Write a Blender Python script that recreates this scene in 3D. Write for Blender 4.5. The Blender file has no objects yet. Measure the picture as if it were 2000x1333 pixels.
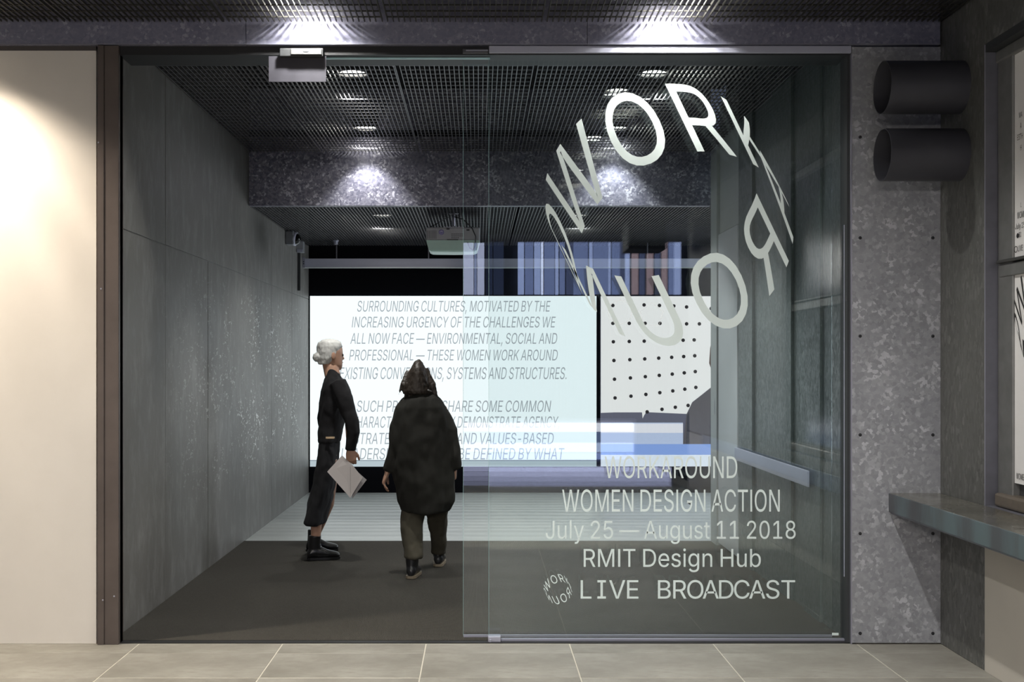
import bpy, bmesh, math, random, json
from mathutils import Vector, Matrix
from mathutils import noise as mnoise
random.seed(7)
S = bpy.context.scene
COL = S.collection

# ---------------------------------------------------------------- camera, world, exposure
EYE = 1.5; F = 2250.0; CX, CY = 935.0, 711.0
cd = bpy.data.cameras.new('camera'); cam = bpy.data.objects.new('camera', cd); COL.objects.link(cam)
cam.location = (0, 0, EYE); cam.rotation_euler = (math.pi/2, 0, 0)
cd.sensor_width = 36; cd.lens = 36*F/2000; cd.shift_x = (1000-CX)/2000; cd.shift_y = (CY-666.5)/2000
cd.clip_start = .05; cd.clip_end = 200
S.camera = cam
S.view_settings.view_transform = 'Standard'; S.view_settings.look = 'None'
S.view_settings.exposure = 0.0; S.view_settings.gamma = 1; S.view_settings.use_curve_mapping = False
w = bpy.data.worlds.new('night_sky'); S.world = w; w.use_nodes = True
bgn = w.node_tree.nodes['Background']; bgn.inputs[0].default_value = (.42, .47, .70, 1); bgn.inputs[1].default_value = .16

def spot(name, loc, power, color, angle=70, blend=.6, radius=.035, target=None):
    l = bpy.data.lights.new(name, 'SPOT'); l.energy = power; l.color = color
    l.spot_size = math.radians(angle); l.spot_blend = blend; l.shadow_soft_size = radius
    o = bpy.data.objects.new(name, l); COL.objects.link(o); o.location = loc
    if target is not None:
        o.rotation_euler = (Vector(target)-Vector(loc)).to_track_quat('-Z', 'Y').to_euler()
    return o
def area(name, loc, target, sx, sy, power, color):
    l = bpy.data.lights.new(name, 'AREA'); l.shape = 'RECTANGLE'; l.size = sx; l.size_y = sy; l.energy = power; l.color = color
    o = bpy.data.objects.new(name, l); COL.objects.link(o); o.location = loc
    o.rotation_euler = (Vector(target)-Vector(loc)).to_track_quat('-Z', 'Y').to_euler()
    return o
# added fill from the street side; light of the gallery beyond the corridor
P_STREET, P_FAR, P_WARM, P_EXT, P_INT = 250, 170, 640, 105, 240
area('street_fill', (-2.5, -7.5, 3.4), (.3, 6.2, 1.0), 2.2, 1.0, P_STREET, (1.0, .93, .86))  # unseen soft fill, added to brighten the entrance front
area('gallery_light', (4.6, 11.6, 2.75), (2.4, 11.4, 0), 1.2, 1.6, P_FAR, (.88, .94, 1.0))

# ---------------------------------------------------------------- helpers
def P(px, py, Y):            # a point of the photograph at distance Y from the camera
    return Vector(((px-CX)*Y/F, Y, EYE-(py-CY)*Y/F))

class MB:
    def __init__(s): s.v = []; s.f = []
    def box(s, x0, x1, y0, y1, z0, z1):
        n = len(s.v)
        s.v += [(x, y, z) for z in (z0, z1) for y in (y0, y1) for x in (x0, x1)]
        s.f += [tuple(n+i for i in q) for q in ((0,2,3,1),(4,5,7,6),(0,1,5,4),(2,6,7,3),(0,4,6,2),(1,3,7,5))]
        return s
    def rings(s, rings, cap=True, close=True):
        n = len(s.v); k = len(rings[0])
        for r in rings: s.v += [tuple(p) for p in r]
        for i in range(len(rings)-1):
            for j in range(k if close else k-1):
                a = n+i*k+j; b = n+i*k+(j+1) % k
                s.f.append((a, b, b+k, a+k))
        if cap:
            s.f.append(tuple(n+j for j in reversed(range(k))))
            s.f.append(tuple(n+(len(rings)-1)*k+j for j in range(k)))
        return s
    def tube(s, pts, rad, seg=10, cap=True):
        pts = [Vector(p) for p in pts]; R = []
        if not isinstance(rad, (list, tuple)): rad = [rad]*len(pts)
        up = None
        for i, p in enumerate(pts):
            d = (pts[min(i+1, len(pts)-1)]-pts[max(i-1, 0)]).normalized()
            if up is None: up = Vector((0, 0, 1)) if abs(d.z) < .9 else Vector((1, 0, 0))
            a = d.cross(up).normalized(); b = a.cross(d).normalized(); up = b
            r = rad[i]; rx, ry = r if isinstance(r, tuple) else (r, r)
            R.append([p+a*rx*math.cos(t)+b*ry*math.sin(t) for t in [2*math.pi*j/seg for j in range(seg)]])
        return s.rings(R, cap)
    def lathe(s, c, axis, prof, seg=24, cap=False):
        c = Vector(c); d = Vector(axis).normalized(); u = Vector((0, 0, 1)) if abs(d.z) < .9 else Vector((1, 0, 0))
        a = d.cross(u).normalized(); b = a.cross(d).normalized()
        return s.rings([[c+d*h+(a*math.cos(t)+b*math.sin(t))*r for t in [2*math.pi*j/seg for j in range(seg)]] for h, r in prof], cap)
    def build(s, name, mat, parent=None, smooth=False, bevel=0, segs=2, origin=None, link=True):
        me = bpy.data.meshes.new(name); me.from_pydata(s.v, [], s.f)
        bm = bmesh.new(); bm.from_mesh(me)
        bmesh.ops.recalc_face_normals(bm, faces=bm.faces)
        if bevel: bmesh.ops.bevel(bm, geom=[e for e in bm.edges if e.is_manifold and e.calc_face_angle(0) > .5], offset=bevel, segments=segs, affect='EDGES', profile=.5)
        bm.to_mesh(me); bm.free()
        return mkobj(name, me, mat, parent, smooth, origin)
def mkobj(name, me, mat, parent=None, smooth=False, origin=None):
    if mat: me.materials.clear(); me.materials.append(mat)
    if smooth:
        for p in me.polygons: p.use_smooth = True
    o = bpy.data.objects.new(name, me); COL.objects.link(o)
    if origin == 'base':
        xs = [v.co for v in me.vertices]
        lo = [min(c[i] for c in xs) for i in range(3)]; hi = [max(c[i] for c in xs) for i in range(3)]
        origin = ((lo[0]+hi[0])/2, (lo[1]+hi[1])/2, lo[2])
    if origin is not None:
        og = Vector(origin)
        for v in me.vertices: v.co -= og
        o.location = og
    if parent is not None: setpar(o, parent)
    return o
def wloc(o):
    p = Vector((0, 0, 0))
    while o is not None: p += o.location; o = o.parent
    return p
def setpar(o, parent):       # all parents are unrotated, so the offset is a plain shift
    o.location = Vector(o.location)-wloc(parent); o.parent = parent
def thing(name, label, cat, loc, group=None):
    o = bpy.data.objects.new(name, None); COL.objects.link(o); o.location = loc; o.empty_display_size = .1
    return tag(o, label, cat, group)
def tag(o, label=None, cat=None, group=None, kind=None):
    if label: o['label'] = label
    if cat: o['category'] = cat
    if group: o['group'] = group
    if kind: o['kind'] = kind
    return o
def struct(o, label=None): 
    o['kind'] = 'structure'
    if label: o['label'] = label
    return o
def sempty(name, loc=(0, 0, 0)):
    o = bpy.data.objects.new(name, None); COL.objects.link(o); o.location = loc; o['kind'] = 'structure'; return o
def box(name, mat, x0, x1, y0, y1, z0, z1, parent=None, bevel=0, origin=None):
    return MB().box(x0, x1, y0, y1, z0, z1).build(name, mat, parent, bevel=bevel, origin=origin)

# ---------------------------------------------------------------- materials
class NT:
    def __init__(s, name):
        s.m = bpy.data.materials.new(name); s.m.use_nodes = True; s.t = s.m.node_tree; s.n = s.t.nodes
        s.p = s.n['Principled BSDF']; s.out = s.n['Material Output']
    def add(s, typ, **kw):
        x = s.n.new(typ)
        for k, v in kw.items():
            if k.startswith('i_'):
                key = k[2:]; key = int(key) if key.isdigit() else key.replace('_', ' ')
                if hasattr(v, 'links') or isinstance(v, bpy.types.NodeSocket): s.t.links.new(v, x.inputs[key])
                else: x.inputs[key].default_value = v
            else: setattr(x, k, v)
        return x
    def link(s, a, b): s.t.links.new(a, b)
    def coord(s, scale=(1, 1, 1)):
        g = s.add('ShaderNodeTexCoord'); mp = s.add('ShaderNodeMapping'); mp.inputs['Scale'].default_value = scale
        s.link(g.outputs['Object'], mp.inputs['Vector']); return mp.outputs['Vector']
    def noise(s, vec, scale, detail=4, rough=.55, dist=0):
        x = s.add('ShaderNodeTexNoise'); s.link(vec, x.inputs['Vector'])
        x.inputs['Scale'].default_value = scale; x.inputs['Detail'].default_value = detail
        x.inputs['Roughness'].default_value = rough; x.inputs['Distortion'].default_value = dist
        return x.outputs['Fac']
    def ramp(s, fac, stops):
        r = s.add('ShaderNodeValToRGB'); s.link(fac, r.inputs['Fac']); e = r.color_ramp.elements
        while len(e) < len(stops): e.new(.5)
        for q, (p, c) in zip(e, stops):
            q.position = p; q.color = (c, c, c, 1) if isinstance(c, (int, float)) else (*c, 1)
        return r.outputs['Color']
    def mix(s, fac, a, b, mode='MIX'):
        x = s.add('ShaderNodeMix', data_type='RGBA', blend_type=mode)
        for sock, v in ((x.inputs['Factor'], fac), (x.inputs['A'], a), (x.inputs['B'], b)):
            if isinstance(v, bpy.types.NodeSocket): s.link(v, sock)
            elif isinstance(v, (int, float)): sock.default_value = v
            else: sock.default_value = (*v, 1)
        return x.outputs['Result']
    def bump(s, h, strength=.3, dist=.01):
        b = s.add('ShaderNodeBump'); b.inputs['Strength'].default_value = strength; b.inputs['Distance'].default_value = dist
        s.link(h, b.inputs['Height']); s.link(b.outputs['Normal'], s.p.inputs['Normal'])
    def set(s, color=None, rough=None, metal=None, spec=None):
        for key, v in (('Base Color', color), ('Roughness', rough), ('Metallic', metal), ('Specular IOR Level', spec)):
            if v is None: continue
            if isinstance(v, bpy.types.NodeSocket): s.link(v, s.p.inputs[key])
            elif isinstance(v, (int, float)): s.p.inputs[key].default_value = v
            else: s.p.inputs[key].default_value = (*v, 1)
        return s.m

def plain(name, color, rough=.5, metal=0, var=.12, scale=25, spec=None, bump=.0):
    n = NT(name); f = n.noise(n.coord(), scale)
    n.set(n.mix(f, [c*(1-var) for c in color], [min(1, c*(1+var)) for c in color]), rough, metal, spec)
    if bump: n.bump(f, bump, .004)
    return n.m
def emit(name, color, strength):
    n = NT(name); n.set((0, 0, 0), .6); n.p.inputs['Emission Color'].default_value = (*color, 1)
    n.p.inputs['Emission Strength'].default_value = strength; n.p.inputs['Specular IOR Level'].default_value = .1; return n.m

def galvanised(name, lo, hi, fleck, scale=42, rough=.42, metal=.45, fl=.72, stretch=(1, 1, 1)):
    n = NT(name); v = n.coord(stretch)
    wob = n.add('ShaderNodeTexNoise'); n.link(v, wob.inputs['Vector']); wob.inputs['Scale'].default_value = 55; wob.inputs['Detail'].default_value = 2
    dv = n.add('ShaderNodeVectorMath', operation='MULTIPLY_ADD'); n.link(wob.outputs['Color'], dv.inputs[0]); dv.inputs[1].default_value = (.03,)*3; n.link(v, dv.inputs[2])
    vo = n.add('ShaderNodeTexVoronoi'); n.link(dv.outputs[0], vo.inputs['Vector']); vo.inputs['Scale'].default_value = scale
    sep = n.add('ShaderNodeSeparateColor'); n.link(vo.outputs['Color'], sep.inputs[0])
    big = n.noise(v, 1.6, 5, .6); mid = n.noise(v, 9, 3)
    base = n.mix(n.ramp(big, [(.3, 0.), (.7, 1.)]), lo, hi)
    base = n.mix(n.ramp(sep.outputs[1], [(0., 0.), (1., .28)]), base, fleck)
    mx = n.add('ShaderNodeMath', operation='MULTIPLY'); n.link(n.ramp(sep.outputs[0], [(fl, 0.), (fl+.1, 1.)]), mx.inputs[0])
    n.link(n.ramp(mid, [(.38, .1), (.62, .9)]), mx.inputs[1])
    base = n.mix(mx.outputs[0], base, fleck)
    rr = n.ramp(sep.outputs[2], [(0., rough-.1), (1., rough+.14)])
    n.set(base, rr, metal); n.bump(sep.outputs[1], .04, .002)
    return n.m

M = {}
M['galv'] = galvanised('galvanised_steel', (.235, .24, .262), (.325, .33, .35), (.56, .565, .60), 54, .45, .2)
M['galv_dark'] = galvanised('galvanised_steel_dull', (.085, .085, .080), (.115, .115, .108), (.19, .19, .18), 60, .5, .15, .78, (1, 1, .45))
M['galv_beam'] = galvanised('galvanised_beam', (.095, .095, .145), (.16, .16, .225), (.62, .62, .72), 60, .42, .1, .74)
M['galv_header'] = galvanised('galvanised_header', (.145, .145, .215), (.21, .21, .285), (.38, .38, .47), 66, .45, .15, .82)
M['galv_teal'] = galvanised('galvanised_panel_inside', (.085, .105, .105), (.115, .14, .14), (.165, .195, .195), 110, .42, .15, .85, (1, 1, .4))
M['jamb'] = plain('galvanised_jamb', (.17, .17, .20), .4, .4, .25, 12)
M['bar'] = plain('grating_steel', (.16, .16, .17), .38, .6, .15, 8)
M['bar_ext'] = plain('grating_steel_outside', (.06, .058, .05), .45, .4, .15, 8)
M['plenum'] = plain('black_plenum', (.010, .010, .012), .9)
M['black'] = plain('matt_black', (.004, .004, .006), .85, spec=.1)
M['track'] = plain('black_track', (.008, .008, .009), .5)
M['alu'] = plain('brushed_aluminium', (.42, .42, .50), .35, .6, .1, 3)
M['alu_light'] = plain('pale_aluminium', (.50, .51, .62), .4, .2, .08, 3)
M['screw'] = plain('screw_metal', (.05, .05, .055), .4, .6)
M['pipe'] = plain('dull_pipe_metal', (.058, .058, .070), .5, .2, .2, 6)
M['brown'] = plain('bronze_brown_steel', (.115, .092, .083), .45, .3, .3, 5)
M['dark_edge'] = plain('dark_rubber_edge', (.03, .032, .034), .6)
M['cream'] = plain('cream_painted_board', (.52, .48, .42), .55, 0, .06, 4, bump=.05)
M['vinyl'] = None

n = NT('cream_plaster'); v = n.coord(); f = n.noise(v, 3.0, 6, .6); g = n.noise(v, 60, 3)
n.set(n.mix(f, (.70, .655, .60), (.80, .755, .70)), .32, 0); n.bump(g, .05, .003); M['plaster'] = n.m

n = NT('cast_concrete'); v = n.coord(); f = n.noise(v, 1.3, 6, .65); st = n.noise(n.coord((1, 2.2, .9)), 4.2, 7, .72)
base = n.mix(f, (.140, .136, .128), (.205, .200, .190)); base = n.mix(n.ramp(st, [(.48, 0.), (.70, .8)]), base, (.27, .268, .26))
fle = n.noise(n.coord((1, .5, 1.1)), 30, 4, .72, .5); geo = n.add('ShaderNodeNewGeometry'); sp = n.add('ShaderNodeSeparateXYZ'); n.link(geo.outputs['Position'], sp.inputs[0])
def band(sock, a, b, c, d):
    m1 = n.add('ShaderNodeMapRange'); m1.inputs[1].default_value = a; m1.inputs[2].default_value = b; n.link(sock, m1.inputs[0])
    m2 = n.add('ShaderNodeMapRange'); m2.inputs[1].default_value = d; m2.inputs[2].default_value = c; n.link(sock, m2.inputs[0])
    mm = n.add('ShaderNodeMath', operation='MULTIPLY'); n.link(m1.outputs[0], mm.inputs[0]); n.link(m2.outputs[0], mm.inputs[1]); return mm.outputs[0]
bz0 = band(sp.outputs[2], .45, .8, 1.8, 2.2); by0 = band(sp.outputs[1], 7.0, 10.2, 12.2, 13.6)
mz = n.add('ShaderNodeMath', operation='MULTIPLY'); n.link(bz0, mz.inputs[0]); n.link(by0, mz.inputs[1]); bz = mz.outputs[0]
clu = n.noise(v, 2.6, 3, .5)
m1 = n.add('ShaderNodeMath', operation='MULTIPLY'); n.link(n.ramp(fle, [(.585, 0.), (.62, 1.)]), m1.inputs[0]); n.link(bz, m1.inputs[1])
m2 = n.add('ShaderNodeMath', operation='MULTIPLY'); n.link(m1.outputs[0], m2.inputs[0]); n.link(n.ramp(clu, [(.45, .08), (.55, 1.)]), m2.inputs[1])
base = n.mix(m2.outputs[0], base, (.80, .82, .82)); n.set(base, n.ramp(f, [(.2, .42), (.8, .62)]), 0); n.bump(n.noise(v, 40, 6), .12, .004); M['concrete'] = n.m

n = NT('paving_stone'); v = n.coord(); f = n.noise(v, 2.1, 7, .65); g = n.noise(n.coord((1, 3, 1)), 9, 5, .7); oi = n.add('ShaderNodeObjectInfo')
base = n.mix(n.ramp(f, [(.3, 0.), (.72, 1.)]), (.155, .142, .118), (.31, .298, .262)); base = n.mix(n.ramp(g, [(.5, 0.), (.72, .75)]), base, (.17, .15, .125))
base = n.mix(n.ramp(oi.outputs['Random'], [(0., 0.), (1., .16)]), base, (.42, .40, .36)); n.set(base, .5, 0); n.bump(g, .1, .003); M['stone'] = n.m
M['grout'] = plain('pale_grout', (.50, .47, .40), .8)
n = NT('dark_ribbed_carpet'); v = n.coord(); wv = n.add('ShaderNodeTexWave', wave_type='BANDS', bands_direction='X'); n.link(v, wv.inputs['Vector']); wv.inputs['Scale'].default_value = 55
f = n.noise(v, 1.1, 5, .6); gr = n.noise(v, 230, 2)
base = n.mix(f, (.027, .025, .022), (.047, .044, .038)); base = n.mix(n.ramp(gr, [(.3, 0.), (.7, .55)]), base, (.085, .08, .07))
n.set(base, .95, 0, .1); n.bump(wv.outputs['Fac'], .5, .006); M['carpet'] = n.m
n = NT('polished_concrete'); v = n.coord(); f = n.noise(v, 1.4, 6, .6); n.set(n.mix(f, (.33, .35, .345), (.46, .485, .475)), .34, 0)
wv = n.add('ShaderNodeTexWave', wave_type='BANDS', bands_direction='Y'); n.link(n.coord((.25, 1, 1)), wv.inputs['Vector']); wv.inputs['Scale'].default_value = 1.4; wv.inputs['Distortion'].default_value = 3.5; wv.inputs['Detail'].default_value = 2
n.bump(wv.outputs['Fac'], .25, .02); M['polished'] = n.m
M['asphalt'] = plain('street_asphalt', (.10, .095, .12), .6, 0, .3, 30)

def glass_mat(name, tint, refl):
    n = NT(name); n.n.remove(n.p)
    tr = n.add('ShaderNodeBsdfTransparent'); tr.inputs[0].default_value = (*tint, 1)
    gl = n.add('ShaderNodeBsdfGlossy'); gl.inputs['Roughness'].default_value = .0; gl.inputs['Color'].default_value = (.93, .97, 1, 1)
    lw = n.add('ShaderNodeLayerWeight'); lw.inputs['Blend'].default_value = .5
    pw = n.add('ShaderNodeMath', operation='POWER'); n.link(lw.outputs['Facing'], pw.inputs[0]); pw.inputs[1].default_value = 4
    ma = n.add('ShaderNodeMath', operation='MULTIPLY_ADD'); n.link(pw.outputs[0], ma.inputs[0]); ma.inputs[1].default_value = .7; ma.inputs[2].default_value = refl
    mx = n.add('ShaderNodeMixShader'); n.link(ma.outputs[0], mx.inputs[0]); n.link(tr.outputs[0], mx.inputs[1]); n.link(gl.outputs[0], mx.inputs[2])
    n.link(mx.outputs[0], n.out.inputs[0]); return n.m
M['glass'] = glass_mat('clear_glass', (.972, .99, .99), .05)
n = NT('glass_edge'); n.set((.35, .55, .55), .2, 0); n.p.inputs['Alpha'].default_value = .75; M['glass_edge'] = n.m
n = NT('frosted_vinyl'); n.set((.78, .87, .85), .6, 0); tl = n.add('ShaderNodeBsdfTranslucent'); tl.inputs[0].default_value = (.80, .86, .84, 1)
mx = n.add('ShaderNodeMixShader'); mx.inputs[0].default_value = .16; n.link(n.p.outputs[0], mx.inputs[1]); n.link(tl.outputs[0], mx.inputs[2]); n.link(mx.outputs[0], n.out.inputs[0]); M['vinyl'] = n.m

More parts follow.
